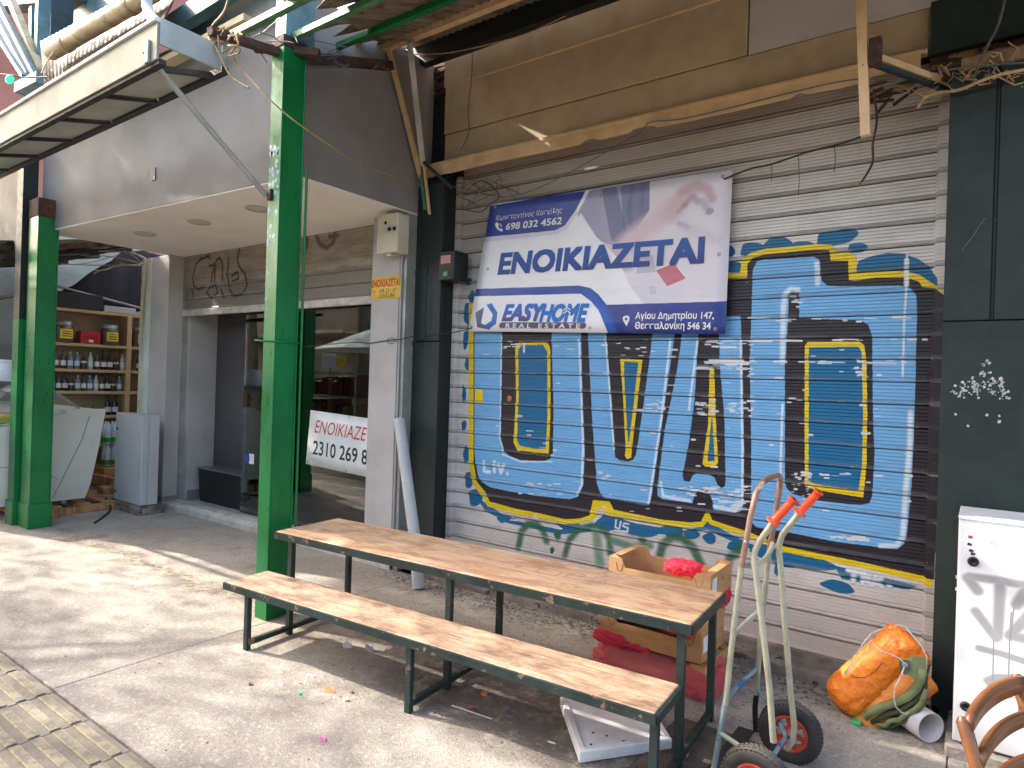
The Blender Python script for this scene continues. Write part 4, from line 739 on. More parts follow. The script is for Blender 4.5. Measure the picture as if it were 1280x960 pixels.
def crumple(name, mat, boxes, seed, label, amp=.016, loc=None):
    """thin plastic film: lumpy closed skins with sharp creases"""
    rr = random.Random(seed); bm = bmesh.new()
    for (x, y, z, sx_, sy_, sz_) in boxes:
        r = bmesh.ops.create_icosphere(bm, subdivisions=4, radius=1)
        ph = [(rr.uniform(-9, 9), rr.uniform(-9, 9), rr.uniform(-9, 9), rr.random() * 6) for _ in range(9)]
        for v in r['verts']:
            p = v.co.copy(); m = max(abs(p.x), abs(p.y), abs(p.z)); p = p.lerp(p / m, .62)
            w = sum(abs(math.sin(p.x * a + p.y * b + p.z * c + d)) for a, b, c, d in ph) / 9 - .6
            n_ = v.co * (w * amp * 4); v.co = Vector((x + p.x * sx_ + n_.x, y + p.y * sy_ + n_.y, max(.004, z + p.z * sz_ + n_.z)))
    me = bpy.data.meshes.new(name); bm.to_mesh(me); bm.free(); me.materials.append(mat); o = bpy.data.objects.new(name, me); COL.objects.link(o)
    c = Vector(boxes[0][:3]); me.transform(Matrix.Translation(-c)); o.location = c
    for p in me.polygons: p.use_smooth = rr.random() < .0 or True
    return tag(o, label, 'plastic bag', 'red plastic bags in the crates')
crumple('plastic_bag', BAG2, [(-1.565, 3.845, .085, .36, .245, .088), (-1.28, 3.74, .07, .10, .13, .07), (-1.86, 3.72, .06, .09, .10, .06)], 2, 'translucent red bag wrapped round the lowest crate, hanging to the ground', .024)
crumple('plastic_bag', BAG, [(-1.84, 3.72, .20, .11, .10, .035), (-1.72, 3.74, .185, .16, .10, .02)], 3, 'crumpled red bag poking out left between the two lowest crates')
crumple('plastic_bag', BAG, [(-1.40, 3.72, .355, .10, .09, .030)], 4, 'red bag bulging over the front of the middle crate', .012)
crumple('plastic_bag', BAG, [(-1.30, 3.98, .50, .075, .10, .05)], 5, 'red bag squeezed out at the right side below the topmost crate', .014)
crumple('plastic_bag', BAG, [(-1.46, 3.86, .665, .10, .08, .035)], 6, 'red bag lying inside the topmost open crate', .016)
# ============================================================ HAND TRUCK
ht = thing('hand_truck', 'old cream and blue hand truck with orange grips and red hubbed wheels', 'hand truck', (-.75, 3.1, 0))
def arc(p, q_, bulge, n=6):
    p, q_, b = Vector(p), Vector(q_), Vector(bulge); return [p.lerp(q_, i / n) + b * (4 * (i / n) * (1 - i / n)) for i in range(n + 1)]
near = [(-.935, 2.90, .03), (-.925, 2.935, .16), (-.905, 2.96, .34), (-.893, 2.99, .62), (-.875, 3.03, .95)]
MB().tube(near[:3], .0135, 10).build('lower_rail', TRUCKB, ht); MB().tube(near[2:], .0135, 10).build('side_rail', TRUCKC, ht)
far = [(-.90, 3.46, .02), (-.905, 3.45, .14), (-.895, 3.43, .22)]
MB().tube(far, .014, 10).build('lower_rail', BLACKM, ht)
MB().tube([(-.895, 3.43, .22), (-.885, 3.41, .40), (-.865, 3.385, .68), (-.84, 3.36, .95)], .0135, 10).build('side_rail', TRUCKC, ht)
hoop = [(-.875, 3.03, .95), (-.852, 3.07, 1.18), (-.838, 3.10, 1.285), (-.825, 3.13, 1.330), (-.80, 3.18, 1.352), (-.785, 3.27, 1.358), (-.787, 3.325, 1.335), (-.797, 3.345, 1.27), (-.812, 3.352, 1.15), (-.84, 3.36, .95)]
MB().tube(hoop, .0135, 10).build('top_hoop', TRUCKR, ht)
MB().tube(arc((-.915, 2.955, .30), (-.89, 3.415, .36), (-.05, 0, -.04)), .012, 8).build('cross_bar', TRUCKB, ht); MB().tube(arc((-.893, 2.99, .64), (-.862, 3.385, .68), (-.03, 0, -.03)), .012, 8).build('cross_bar', TRUCKC, ht)
MB().tube(arc((-.868, 3.04, .96), (-.80, 3.27, 1.03), (.02, 0, -.03)), .012, 8).build('cross_bar', TRUCKC, ht)
hn = [(-0.700, 2.980, 0.237), (-0.726, 2.990, 0.461), (-0.758, 3.000, 0.659), (-0.805, 3.030, 0.907), (-0.827, 3.050, 0.996), (-0.824, 3.060, 1.031), (-0.804, 3.060, 1.078), (-0.748, 3.060, 1.173)]
hf = [(-0.708, 3.260, 0.084), (-0.681, 3.260, 0.131), (-0.676, 3.260, 0.193), (-0.699, 3.260, 0.372), (-0.732, 3.260, 0.663), (-0.765, 3.270, 0.956), (-0.774, 3.270, 1.015), (-0.758, 3.270, 1.079), (-0.683, 3.270, 1.195)]
for h in (hn, hf): MB().tube(h, .0140, 10).build('handle_tube', TRUCKC, ht)
for a, b in (((-0.752, 3.060, 1.169), (-0.664, 3.060, 1.284)), ((-0.687, 3.270, 1.191), (-0.604, 3.270, 1.302))):
    a, b = Vector(a), Vector(b); d = b - a; g = MB(); pts = []; rs = []
    for u, r_ in ((0, .0335), (.035, .0335), (.04, .0185), (.2, .0175), (.5, .0195), (.8, .0175), (.93, .0190), (.935, .0245), (1, .0245)): pts.append(a + d * u); rs.append(r_)
    g.tube(pts, rs, 14).build('grip', GRIP, ht)
    MB().tube([b, b + d * .012], .010, 10).build('grip_hole', INK, ht)
MB().tube([(-.725, 2.80, .135), (-.712, 3.36, .135)], .010, 8).build('axle', TRUCKB, ht)
MB().tube([(-.725, 2.93, .135), (-.84, 2.93, .20), (-.915, 2.94, .22)], .012, 8).build('axle_stay', TRUCKC, ht); MB().tube([(-.712, 3.27, .135), (-.80, 3.38, .20), (-.893, 3.43, .25)], .012, 8).build('axle_stay', TRUCKB, ht)
MB().bev(-.99, -.91, 2.87, 3.47, .006, .014, .002).build('toe_plate', BLACKM, ht)
wheel0 = None
def wheel(loc):
    global wheel0
    if wheel0 is None:
        R_ = .132; w_ = .036
        wheel0 = MB().lathe([(.078, -w_ * .75), (.092, -w_), (.112, -w_ * 1.02), (.126, -w_ * .78), (R_, -w_ * .35), (R_ + .001, 0), (R_, w_ * .35), (.126, w_ * .78), (.112, w_ * 1.02), (.092, w_), (.078, w_ * .75)], (0, 0, 0), 40, 'y', False).build('wheel', RUBBER, ht, world=False)
        g = MB()      # tread blocks
        for row, off in ((-.024, 0), (-.008, .5), (.008, 0), (.024, .5)):
            for k in range(44):
                a = 2 * PI * (k + off) / 44; c, s_ = math.cos(a), math.sin(a); R2 = R_ + .0035 - abs(row) * .22; e = .0058
                V = [(c * (r_) - s_ * dx, row + dy, s_ * r_ + c * dx) for r_ in (R2 - .008, R2) for dx, dy in ((-e, -.006), (e, -.004), (e, .006), (-e, .004))]
                g.add(V, [(4, 5, 6, 7), (0, 1, 5, 4), (1, 2, 6, 5), (2, 3, 7, 6), (3, 0, 4, 7)])
        g.build('tread', RUBBER, wheel0, world=False)
        g = MB().lathe([(.080, -.026), (.074, -.030), (.066, -.028), (.062, -.016), (.062, .016), (.066, .028), (.074, .030), (.080, .026)], (0, 0, 0), 30, 'y', False)
        for k in range(6):
            a = 2 * PI * k / 6; g.bar((.016 * math.cos(a), 0, .016 * math.sin(a)), (.066 * math.cos(a), 0, .066 * math.sin(a)), .013, .02, up=(0, 1, 0))
        g.lathe([(.006, -.030), (.020, -.030), (.022, -.024), (.022, .024), (.020, .030), (.006, .030)], (0, 0, 0), 18, 'y', False); g.build('hub', HUBRED, wheel0, world=False)
        MB().lathe([(.0005, -.036), (.008, -.036), (.008, .036), (.0005, .036)], (0, 0, 0), 10, 'y').build('axle_nut', SHED, wheel0, world=False); w = wheel0
    else:
        w = dup(wheel0)
    w.parent = ht; w.location = Vector(loc) - Vector(ht.location); return w
w1 = wheel((-.722, 2.80, .143)); w1.scale = (1.08, 1.08, 1.08); w2 = wheel((-.710, 3.335, .133)); w2.rotation_euler = (0, .35, .03)
rm_ = thing('ribbed_mat', 'dark brown ribbed mat on the ground under the hand truck and table end', 'mat', (-1.05, 3.05, 0))
g = MB(); g.bev(-1.28, -.86, 2.70, 3.38, .001, .006, .001); g.build('base', M('mat_base', (74, 62, 54), (56, 46, 40), 8, .9, grime=.4), rm_)
g = MB()
for i in range(44): y = 2.708 + i * .0152; g.box(-1.272, -.868, y, y + .008, .006, .0105)
g.build('ribs', M('mat_ribs', (112, 96, 84), (80, 68, 60), 12, .9, grime=.4), rm_, kind='stuff')
# ============================================================ TARP BUNDLE
tp = thing('tarp_bundle', 'rolled orange tarpaulin with olive underside tied with white cord leaning in the corner', 'tarpaulin roll', (-.45, 4.1, 0))
def roll(p0, p1, r0, r1, seed, nm, mat, n=44, m=40, flat_=.85):
    rr = random.Random(seed); p0, p1 = Vector(p0), Vector(p1); d = (p1 - p0).normalized(); u = d.cross(Vector((0, 1, .2))).normalized(); w = d.cross(u); V = []; F = []
    ph = [(rr.uniform(2, 9), rr.randint(1, 7), rr.random() * 6, rr.uniform(.2, 1)) for _ in range(10)]
    for i in range(m + 1):
        s_ = i / m; e = min(1, math.sin(min(s_, .5) * PI * 1) ** .35 * 1.02) if s_ < .12 else 1
        cap = (max(0, 1 - ((.13 - s_) / .13) ** 2) ** .5 if s_ < .13 else 1) * (max(0, 1 - ((s_ - .93) / .07) ** 2) ** .5 if s_ > .93 else 1)
        for k in range(n):
            a = 2 * PI * k / n; wr = sum(am * math.sin(f * s_ * 3 + q_ * a + ph_) for f, q_, ph_, am in ph) / 10
            fold = .05 * max(0, math.sin(a * 9 + 14 * s_ * (1 - s_))) * (1 if s_ < .25 or s_ > .8 else .3)
            r = (r0 + (r1 - r0) * s_) * cap * (1 + .06 * wr + fold) - .010 * math.exp(-((s_ - .42) / .015) ** 2) - .008 * math.exp(-((s_ - .72) / .015) ** 2)
            V.append(p0.lerp(p1, s_) + u * (r * math.cos(a)) + w * (r * math.sin(a) * flat_))
        if i:
            b = (i - 1) * n; F += [(b + k, b + (k + 1) % n, b + n + (k + 1) % n, b + n + k) for k in range(n)]
    g = MB(); g.add(V, F, True); return g.build(nm, mat, tp)
roll((-0.616, 3.980, 0.042), (-0.274, 4.180, 0.443), .112, .128, 1, 'outer_roll', TARP)
roll((-0.503, 4.000, -0.043), (-0.218, 4.120, 0.301), .090, .10, 2, 'inner_roll', M('orange_tarp_pale', (240, 152, 62), (222, 126, 44), 9, .5, 0, .004, 40, grime=.25))
def ribbon(path, thick, y0, y1, nm, mat, wob=.01):      # folded cloth edge: closed strip, path in x,z
    g = MB(); n = len(path); V = []
    for j in range(5):
        y = y0 + (y1 - y0) * j / 4
        for i, (x, z) in enumerate(path):
            a = path[max(i - 1, 0)]; b = path[min(i + 1, n - 1)]; L = math.hypot(b[0] - a[0], b[1] - a[1]); nx, nz = -(b[1] - a[1]) / L, (b[0] - a[0]) / L
            o_ = wob * math.sin(i * .8 + j * 1.1); V += [(x + nx * thick / 2 + o_ * nx, y, z + nz * thick / 2 + o_ * nz), (x - nx * thick / 2 + o_ * nx, y, z - nz * thick / 2 + o_ * nz)]
    F = []
    for j in range(4):
        for i in range(n - 1):
            a = (j * n + i) * 2; b = a + 2 * n; F += [(a, a + 2, b + 2, b), (a + 1, b + 1, b + 3, a + 3)]
    for i in range(n - 1): a = i * 2; F += [(a, a + 1, a + 3, a + 2)]; a += 8 * n; F += [(a, a + 2, a + 3, a + 1)]
    for j in range(4): a = j * n * 2; b = a + 2 * n; F += [(a, b, b + 1, a + 1)]; a += 2 * n - 2; b = a + 2 * n; F += [(a, a + 1, b + 1, b)]
    return g.add(V, F, True).build(nm, mat, tp)
Yb = 3.93
for k, (pts, mat_, th_, dy) in enumerate((
    ([(-0.472,0.038),(-0.429,0.082),(-0.382,0.118),(-0.329,0.159),(-0.280,0.207),(-0.247,0.259),(-0.228,0.313),(-0.222,0.363)], OLIVE, .034, 0),
    ([(-0.442,0.014),(-0.406,0.043),(-0.363,0.086),(-0.320,0.112),(-0.283,0.157),(-0.245,0.202),(-0.216,0.260),(-0.207,0.335)], OLIVED, .022, .012),
    ([(-0.412,-0.001),(-0.375,0.011),(-0.351,0.053),(-0.312,0.074),(-0.289,0.114),(-0.251,0.151),(-0.224,0.200),(-0.202,0.272)], OLIVE, .022, .004),
    ([(-0.375,-0.009),(-0.346,0.004),(-0.322,0.046),(-0.291,0.073),(-0.264,0.114),(-0.234,0.157),(-0.214,0.195)], OLIVED, .018, .014))):
    ribbon([(x, max(z, .02)) for x, z in pts], th_, Yb + dy, 4.12, 'folded_edge', mat_, .006)
# olive flap that hangs down the right side
g = MB(); out = [(-0.307, 3.930, 0.389), (-0.265, 3.930, 0.421), (-0.207, 3.940, 0.429), (-0.198, 3.950, 0.335), (-0.210, 3.950, 0.238), (-0.240, 3.930, 0.261), (-0.255, 3.925, 0.315), (-0.290, 3.920, 0.331)]
g.add(out + [(x, y + .012, z) for x, y, z in out], [tuple(range(8)), tuple(range(15, 7, -1))] + [(i, (i + 1) % 8, (i + 1) % 8 + 8, i + 8) for i in range(8)]); g.build('olive_flap', OLIVE, tp)
g = MB(); pt = [(-0.320, 3.915, 0.398), (-0.274, 3.915, 0.403), (-0.266, 3.915, 0.356), (-0.293, 3.915, 0.324), (-0.318, 3.915, 0.349)]; g.add(pt + [(x, y + .004, z) for x, y, z in pt], [(0, 1, 2, 3, 4), (9, 8, 7, 6, 5)] + [(i, (i + 1) % 5, (i + 1) % 5 + 5, i + 5) for i in range(5)]); g.build('corner_patch', M('dark_patch', (92, 100, 96), (80, 86, 84), 9, .6), tp)
e = Vector((-0.294, 3.908, 0.379)); MB().lathe([(.006, 0), (.013, 0), (.013, -.003), (.006, -.003)], e, 14, 'y').build('grommet', SHED, tp)
CORD = M('white_cord', (214, 204, 192), (176, 164, 154), 60, .8, 0, .001, 200, grime=.3)
for pts in ([(-0.570, 3.900, 0.258), (-0.530, 3.900, 0.337), (-0.490, 3.920, 0.427), (-0.460, 3.970, 0.479), (-0.441, 4.000, 0.484), (-0.409, 4.050, 0.494)],
            [(-0.562, 3.900, 0.260), (-0.513, 3.890, 0.337), (-0.463, 3.890, 0.418), (-0.446, 3.920, 0.464), (-0.426, 3.880, 0.447), (-0.396, 3.875, 0.432), (-0.353, 3.880, 0.425), (-0.318, 3.890, 0.411), (-0.293, 3.900, 0.386)],
            [(-0.296, 3.900, 0.369), (-0.308, 3.880, 0.323), (-0.330, 3.870, 0.272), (-0.335, 3.870, 0.213), (-0.325, 3.890, 0.159), (-0.304, 3.900, 0.138), (-0.279, 3.900, 0.133), (-0.273, 3.900, 0.148)],
            [(-0.377, 4.020, 0.515), (-0.339, 4.000, 0.547), (-0.303, 4.000, 0.543), (-0.265, 3.990, 0.506), (-0.228, 3.970, 0.472), (-0.205, 3.960, 0.432), (-0.203, 3.950, 0.370)]):
    MB().tube(pts, .0035, 6).build('cord', CORD, tp)
MB().tube([(-0.537, 3.880, 0.274), (-0.516, 3.870, 0.263), (-0.471, 3.870, 0.275), (-0.421, 3.870, 0.319), (-0.390, 3.870, 0.377)], .0016, 5).build('cord', INK, tp)
tag(MB().bev(-0.532, -0.485, 3.916 - .02, 3.916 + .03, .002, .02, .004).build('plastic_scrap', flat('green_plastic', (70, 180, 110), .4)), 'small green plastic scrap under the orange tarpaulin', 'litter')
pc_ = thing('pipe_offcut', 'short white plastic pipe offcut lying between tarpaulin and white cabinet', 'pipe', (-.25, 4.0, 0))
a, b = Vector((-.40, 4.17, .078)), Vector((-.175, 3.95, .078)); g = MB(); n = 28; d = (b - a).normalized(); u = Vector((0, 0, 1)); w = d.cross(u).normalized(); V = []
for p, r_ in ((a, .076), (b, .076), (b, .071), (a, .071)): V += [p + u * (r_ * math.cos(2 * PI * k / n)) + w * (r_ * math.sin(2 * PI * k / n)) for k in range(n)]
F = [(j * n + k, j * n + (k + 1) % n, ((j + 1) % 4) * n + (k + 1) % n, ((j + 1) % 4) * n + k) for j in range(4) for k in range(n)]; g.add(V, F, True); g.build('tube', PVCW, pc_)
# ============================================================ WHITE CABINET
wc = thing('white_cabinet', 'white street cabinet with grey scrawls standing against the dark green pillar', 'cabinet', (.4, 4.0, 0))
W = Canvas('cabinet_scrawl', -.12, .62, 0, 1.2, 700)
S2 = []
for pts, w in (([(1210,722),(1222,738)], .045), ([(1212,720),(1240,724),(1290,732)], .038), ([(1250,728),(1249,760),(1247,795)], .045), ([(1220,764),(1232,780),(1245,797)], .042), ([(1224,810),(1250,816),(1280,826),(1300,834)], .032),
    ([(1282,738),(1270,756)], .045), ([(1290,765),(1262,794),(1300,802)], .045), ([(1264,846),(1245,846),(1234,850),(1244,862),(1262,868)], .032), ([(1234,850),(1262,850),(1290,852)], .026)):
    W.stroke([PX(x, y, 3.9) for x, y in pts], w, (128, 128, 130), .72, .35); W.stroke([PX(x, y, 3.9) for x, y in pts], w * .5, (104, 104, 106), .4, .6)
for pts in ([(1242,800),(1241,850)], [(1264,765),(1262,800),(1260,868)], [(1274,870),(1273,890)], [(1268,752),(1263,800)]): W.stroke([PX(x, y, 3.9) for x, y in pts], .006, (110, 112, 116), .85, .4)
for x, y, c in ((1213,671,(150,60,70)),(1212,680,(50,40,44)),(1214,688,(50,40,44)),(1216,692,(50,40,44))): W.blob(*PX(x, y, 3.9), .010, .008, c)
for x, y in ((1243,678),(1250,682),(1256,684)): W.blob(*PX(x, y, 3.9), .025, .012, (196, 196, 190), .6)
def mat_wc():
    t = NT('scrawled_cabinet_paint'); p = t.pos; c = t.mix(t.ramp(t.noise(p, 2, 5), .35, .7), lin((228, 228, 230)), lin((214, 214, 216)))
    c = t.mix(t.math('MULTIPLY', t.ramp(t.noise(p, 14, 7, .75), .62, .7), .3), c, lin((170, 164, 156))); pc, pa = W.sample(t)
    c = t.mix(pa, c, pc); c = t.mix(t.math('MULTIPLY', t.ramp(t.xyz(p)[2], .25, .06), .35), c, lin((150, 140, 128))); t.bump(t.noise(p, 40, 3), .0006); return t.fin(c, .38)
MB().bev(-.086, .78, 3.905, 4.26, .066, 1.170, .006).build('body', WHITEC, wc)
MB().bev(-.080, .76, 3.893, 3.905, .075, 1.135, .004).build('door', mat_wc(), wc)
MB().bev(-.088, .785, 3.897, 4.265, 1.158, 1.174, .003).build('lid', WHITEC, wc)
MB().bev(-.115, .82, 3.86, 4.3, -.01, .062, .01).build('plinth', CONC2, wc)
for x, y in ((1216.5,702),(1207,883)):
    X, Z = PX(x, y, 3.89); MB().lathe([(.022, 0), (.024, -.004), (.020, -.012), (.012, -.012), (.010, -.004), (.0005, -.004)], (X, 3.893, Z), 18, 'y').build('lock', INK, wc)
for z in (.86, .80): MB().bev(-.092, -.086, 3.91, 3.93, z, z + .014, .002).build('hinge', WHITEC, wc)
# ============================================================ WOODEN CHAIR (back only inside the picture)
ch = thing('wooden_chair', 'brown wooden chair with curved back rails in the lower right corner', 'chair', (.05, 2.45, 0))
L_, R_ = Vector((-0.025, 2.302, 0.820)), Vector((0.109, 2.659, 0.860))
st = [(L_ + Vector((.018, .0, .0))), L_ + Vector((.10, -.05, -.32)), L_ + Vector((.13, -.08, -.80))]
MB().tube([L_ + Vector((-.004, .004, .012)), L_, L_.lerp(st[1], .5), st[1], st[2]], [.010, .019, .018, .018, .016], 12).build('rear_leg', CHAIRW, ch)
st2 = [R_ + Vector((.10, -.05, -.32)), R_ + Vector((.13, -.08, -.84))]
MB().tube([R_ + Vector((-.004, .004, .012)), R_, R_.lerp(st2[0], .5), st2[0], st2[1]], [.010, .022, .021, .020, .018], 12).build('rear_leg', CHAIRW, ch)
def rail(a, b, bul, hgt, nm):
    g = MB(); n = 12; V = []
    for i in range(n + 1):
        s_ = i / n; c = a.lerp(b, s_) + bul * (4 * s_ * (1 - s_)); hh = hgt * (1 + .15 * math.sin(PI * s_))
        for dy, dz in ((-.010, -hh / 2), (.010, -hh / 2), (.012, hh * .35), (.006, hh / 2), (-.006, hh / 2), (-.012, hh * .35)): V.append(c + Vector((dy * .9, -dy * .45, dz)))
    m = 6; F = [(i * m + k, i * m + (k + 1) % m, (i + 1) * m + (k + 1) % m, (i + 1) * m + k) for i in range(n) for k in range(m)] + [tuple(range(m)), tuple(range(n * m + m - 1, n * m - 1, -1))]
    g.add(V, F, True); g.build(nm, CHAIRW, ch)
rail(L_ + Vector((.012, -.01, -.005)), R_ + Vector((.012, -.01, -.01)), Vector((.0, .0, .014)) + (R_ - L_).cross(Vector((0, 0, 1))) * -.05, .050, 'top_rail')
rail(L_ + Vector((.040, -.02, -.095)), R_ + Vector((.040, -.02, -.10)), Vector((.0, 0, .014)) + (R_ - L_).cross(Vector((0, 0, 1))) * -.05, .040, 'middle_rail')
rail(L_ + Vector((.070, -.035, -.20)), R_ + Vector((.070, -.035, -.21)), (R_ - L_).cross(Vector((0, 0, 1))) * -.10, .042, 'lower_rail')
sv = (R_ - L_); sv.z = 0; fv = Vector((sv.y, -sv.x, 0)).normalized() * .40; s0_ = L_ + Vector((.11, -.05, -.39)); s0_.z = .44
g = MB(); V = [s0_ + sv * a + fv * b + Vector((0, 0, c)) for c in (-.02, .0) for a, b in ((-.05, 0), (1.05, 0), (1.1, 1), (-.1, 1))]; g.add(V, [(0, 1, 2, 3), (4, 5, 6, 7), (0, 1, 5, 4), (1, 2, 6, 5), (2, 3, 7, 6), (3, 0, 4, 7)]); g.build('seat', CHAIRW, ch)
for a in (0, 1): p = s0_ + sv * a + fv * .95; MB().tube([p, Vector((p.x, p.y, 0))], [.018, .014], 10).build('front_leg', CHAIRW, ch)
# ============================================================ LITTER
def litter(nm, x, y, pts, col, label, th=.006, rough=.6, rz=0):
    p = P0(x, y); rr = random.Random(int(x * y)); g = MB(); k = 9; base = [(pts[0] * math.cos(2 * PI * i / k) * rr.uniform(.7, 1.2), pts[1] * math.sin(2 * PI * i / k) * rr.uniform(.7, 1.2)) for i in range(k)]
    V = [(a, b, .0015) for a, b in base] + [(a * .8, b * .8, th * rr.uniform(.6, 1.4)) for a, b in base] + [(0, 0, th * rr.uniform(.3, 1))]
    g.add(V, [(i, (i + 1) % k, k + (i + 1) % k, k + i) for i in range(k)] + [(k + i, k + (i + 1) % k, 2 * k) for i in range(k)] + [tuple(range(k))[::-1]])
    o = g.build(nm, flat(nm + '_%d' % x, col, rough), loc=(0, 0, 0)); o.location = (p[0], p[1], 0); o.rotation_euler = (0, 0, rz); return tag(o, label, 'litter')
def P0(x, y): d = fwd * 816 + ca * (x - 640) - cb * (y - 480); k = -1.75 / d.z; return (d.x * k, d.y * k)
litter('orange_peel', 412, 863, (.050, .026), (206, 128, 82), 'orange peel on the ground just in front of the bench, at its left', .006)
litter('orange_peel', 605, 868, (.028, .02), (216, 128, 60), 'orange peel piece in the bright strip behind the bench', .012)
litter('flower_petal', 403, 924, (.030, .016), (206, 110, 160), 'pink petal on the open concrete in front of the bench', .008)
litter('plastic_scrap', 375, 868, (.014, .012), (70, 190, 150), 'tiny turquoise cap left of the orange peel', .008)
litter('paper_scrap', 434, 808, (.045, .028), (214, 208, 212), 'crumpled white paper near the left end of the bench', .022)
litter('paper_scrap', 461, 813, (.042, .02), (176, 172, 182), 'crumpled grey paper right of the white paper', .028)
litter('pebble', 432, 876, (.020, .014), (196, 184, 160), 'pale pebble in front of the bench shadow', .014); litter('pebble', 439, 866, (.014, .012), (150, 136, 110), 'brown pebble at the bench shadow edge', .010)
litter('pebble', 313, 856, (.016, .012), (120, 110, 104), 'dark pebble near the left front leg', .010); litter('paper_scrap', 351, 856, (.018, .008), (226, 222, 214), 'sliver of white paper before the bench', .004)
litter('leaf', 695, 779, (.035, .018), (110, 140, 60), 'green leaf on the ground behind the table', .010, rz=.3); litter('leaf', 397, 800, (.022, .008), (170, 110, 50), 'small brown leaf under the left end of the bench', .004); litter('plastic_scrap', 637, 893, (.012, .010), (50, 80, 160), 'tiny blue cap in the shade under the bench', .006)
litter('wrapper', 592, 890, (.020, .016), (120, 40, 60), 'dark red wrapper on the white straw under the bench', .018)
for nm, a, b, c, lab in (('straw', (565,883), (615,900), (206, 196, 190), 'thin white straw in the shade under the bench'), ('cigarette_butt', (384,844), (393,847), (224, 220, 216), 'cigarette butt before the bench'), ('cigarette_butt', (685,928), (694,931), (220, 214, 206), 'cigarette butt in the shade near the white lid')):
    p, q_ = P0(*a), P0(*b); tag(MB().tube([(*p, .005), (*q_, .005)], .004, 8).build(nm, flat(nm + '_%d' % a[0], c, .6)), lab, 'litter')
g = MB(); rr = random.Random(21)   # crumbs of mortar and dirt along the wall foot and under the bench
for _ in range(1500):
    if rr.random() < .5: x, y = rr.uniform(-4.2, -.2), 4.27 - abs(rr.gauss(0, .13))
    elif rr.random() < .7: x, y = rr.uniform(-3.6, -.9), rr.uniform(2.5, 4.0)
    else: x, y = rr.uniform(-8, -.5), rr.uniform(1.5, 3.8)
    s_ = rr.uniform(.002, .008) * (1.5 if y > 4 else 1); z = s_ * .6; V = [(x + s_ * math.cos(a) * rr.uniform(.6, 1.3), y + s_ * math.sin(a) * rr.uniform(.6, 1.3), .0005) for a in (0, 1.6, 3.1, 4.7)] + [(x, y, z + s_ * .3)]
    g.add(V, [(0, 1, 4), (1, 2, 4), (2, 3, 4), (3, 0, 4)])
g.build('grit', M('grit', (120, 106, 92), (84, 74, 66), 30, .9, grime=.3), kind='stuff', label='grit and mortar crumbs scattered on the concrete', cat='grit')
# leaning downpipe
dp = thing('downpipe', 'white plastic downpipe leaning against the narrow grey pillar', 'pipe', (-3.9, 4.0, 0))
MB().tube([(-3.815, 4.02, .005), (-3.90, 4.06, .35), (-4.305, 4.215, 1.397)], [.052, .050, .052], 20).build('tube', PVC, dp)
MB().tube([(-4.02, 4.22, .0), (-4.03, 4.22, .10), (-4.06, 4.24, .22)], .022, 10).build('green_stub', flat('green_tube', (40, 160, 90), .4), dp)
# ============================================================ GREEN COLUMNS
def column(x0, x1, y0, y1, h, label, base=False, dark_from=None, name='green_column'):
    t = thing(name, label, 'column', ((x0 + x1) / 2, (y0 + y1) / 2, 0))
    hb = dark_from or h
    MB().bev(x0, x1, y0, y0 + .012, 0, hb, .003).build('front_flange', GREEN, t); MB().bev(x0 + .004, x1 - .004, y0 + .012, y1 - .012, 0, hb, .002).build('web_box', GREEN, t)
    MB().bev(x0, x1 + .006, y1 - .012, y1, 0, hb, .003).build('rear_flange', GREEN, t)
    if dark_from: MB().bev(x0, x1, y0, y1, hb, h, .003).build('dark_upper_post', DKGREEN2, t)
    if base: MB().bev(x0 - .018, x1 + .018, y0 - .016, y1 + .016, 0, .27, .006).build('base_sleeve', GREEN, t)
    return t
c0 = column(-4.250, -4.110, 2.775, 2.965, 4.12, 'tall green steel column standing behind the left end of the table')
MB().bev(-4.255, -4.105, 2.768, 2.97, 4.12, 4.20, .004).build('rusty_cap', RUSTY, c0)
g = MB(); zc = 2.00
g.tube([(-4.34, 2.765, zc + .01), (-4.10, 2.765, zc), (-4.095, 2.975, zc), (-4.26, 2.975, zc), (-4.262, 2.766, zc + .004)], .006, 6); g.build('clamp_rod', GREEN, c0)
MB().tube([(-4.092, 2.985, .05), (-4.092, 2.985, 2.2), (-4.09, 2.985, 3.3)], .010, 8).build('conduit', GREEN, c0)
MB().bev(-4.235, -4.19, 2.755, 2.776, 3.02, 3.10, .004).build('strut_lug', RUSTY, c0)
rr = random.Random(4); g = MB()          # bare patches where the paint has peeled
for _ in range(34):
    x = rr.uniform(-4.24, -4.13); z = rr.uniform(3.08, 3.42) if rr.random() < .7 else rr.uniform(2.2, 3.1); s_ = rr.uniform(.006, .026); k = 5; ph = rr.random() * 6
    g.add([(min(max(x + s_ * math.cos(ph + 6.28 * i / k) * rr.uniform(.5, 1.3), -4.248), -4.112), 2.7742, z + s_ * math.sin(ph + 6.28 * i / k) * rr.uniform(.5, 1.6)) for i in range(k)], [tuple(range(k))])
g.build('peeled_patches', M('bare_primer', (150, 176, 190), (110, 130, 140), 20, .5, grime=.2), c0, kind='stuff')
c1_ = column(-8.655, -8.385, 2.70, 2.90, 3.42, 'broad green column with a wide base, foremost of the left pair', True)
MB().bev(-8.66, -8.38, 2.695, 2.905, 3.42, 3.62, .004).build('rusty_cap', RUSTY, c1_)
c2_ = column(-8.90, -8.72, 2.655, 2.80, 4.3, 'slim green post with black green upper part beside the broad column', True, 2.30, 'green_post')
# column top continuing in pale blue
bt = thing('blue_column_top', 'pale blue steel stub above the middle green column', 'column', (-4.2, 2.87, 4.2)); MB().bev(-4.26, -4.13, 2.80, 3.05, 4.2, 5.4, .004).build('stub', TEAL, bt)
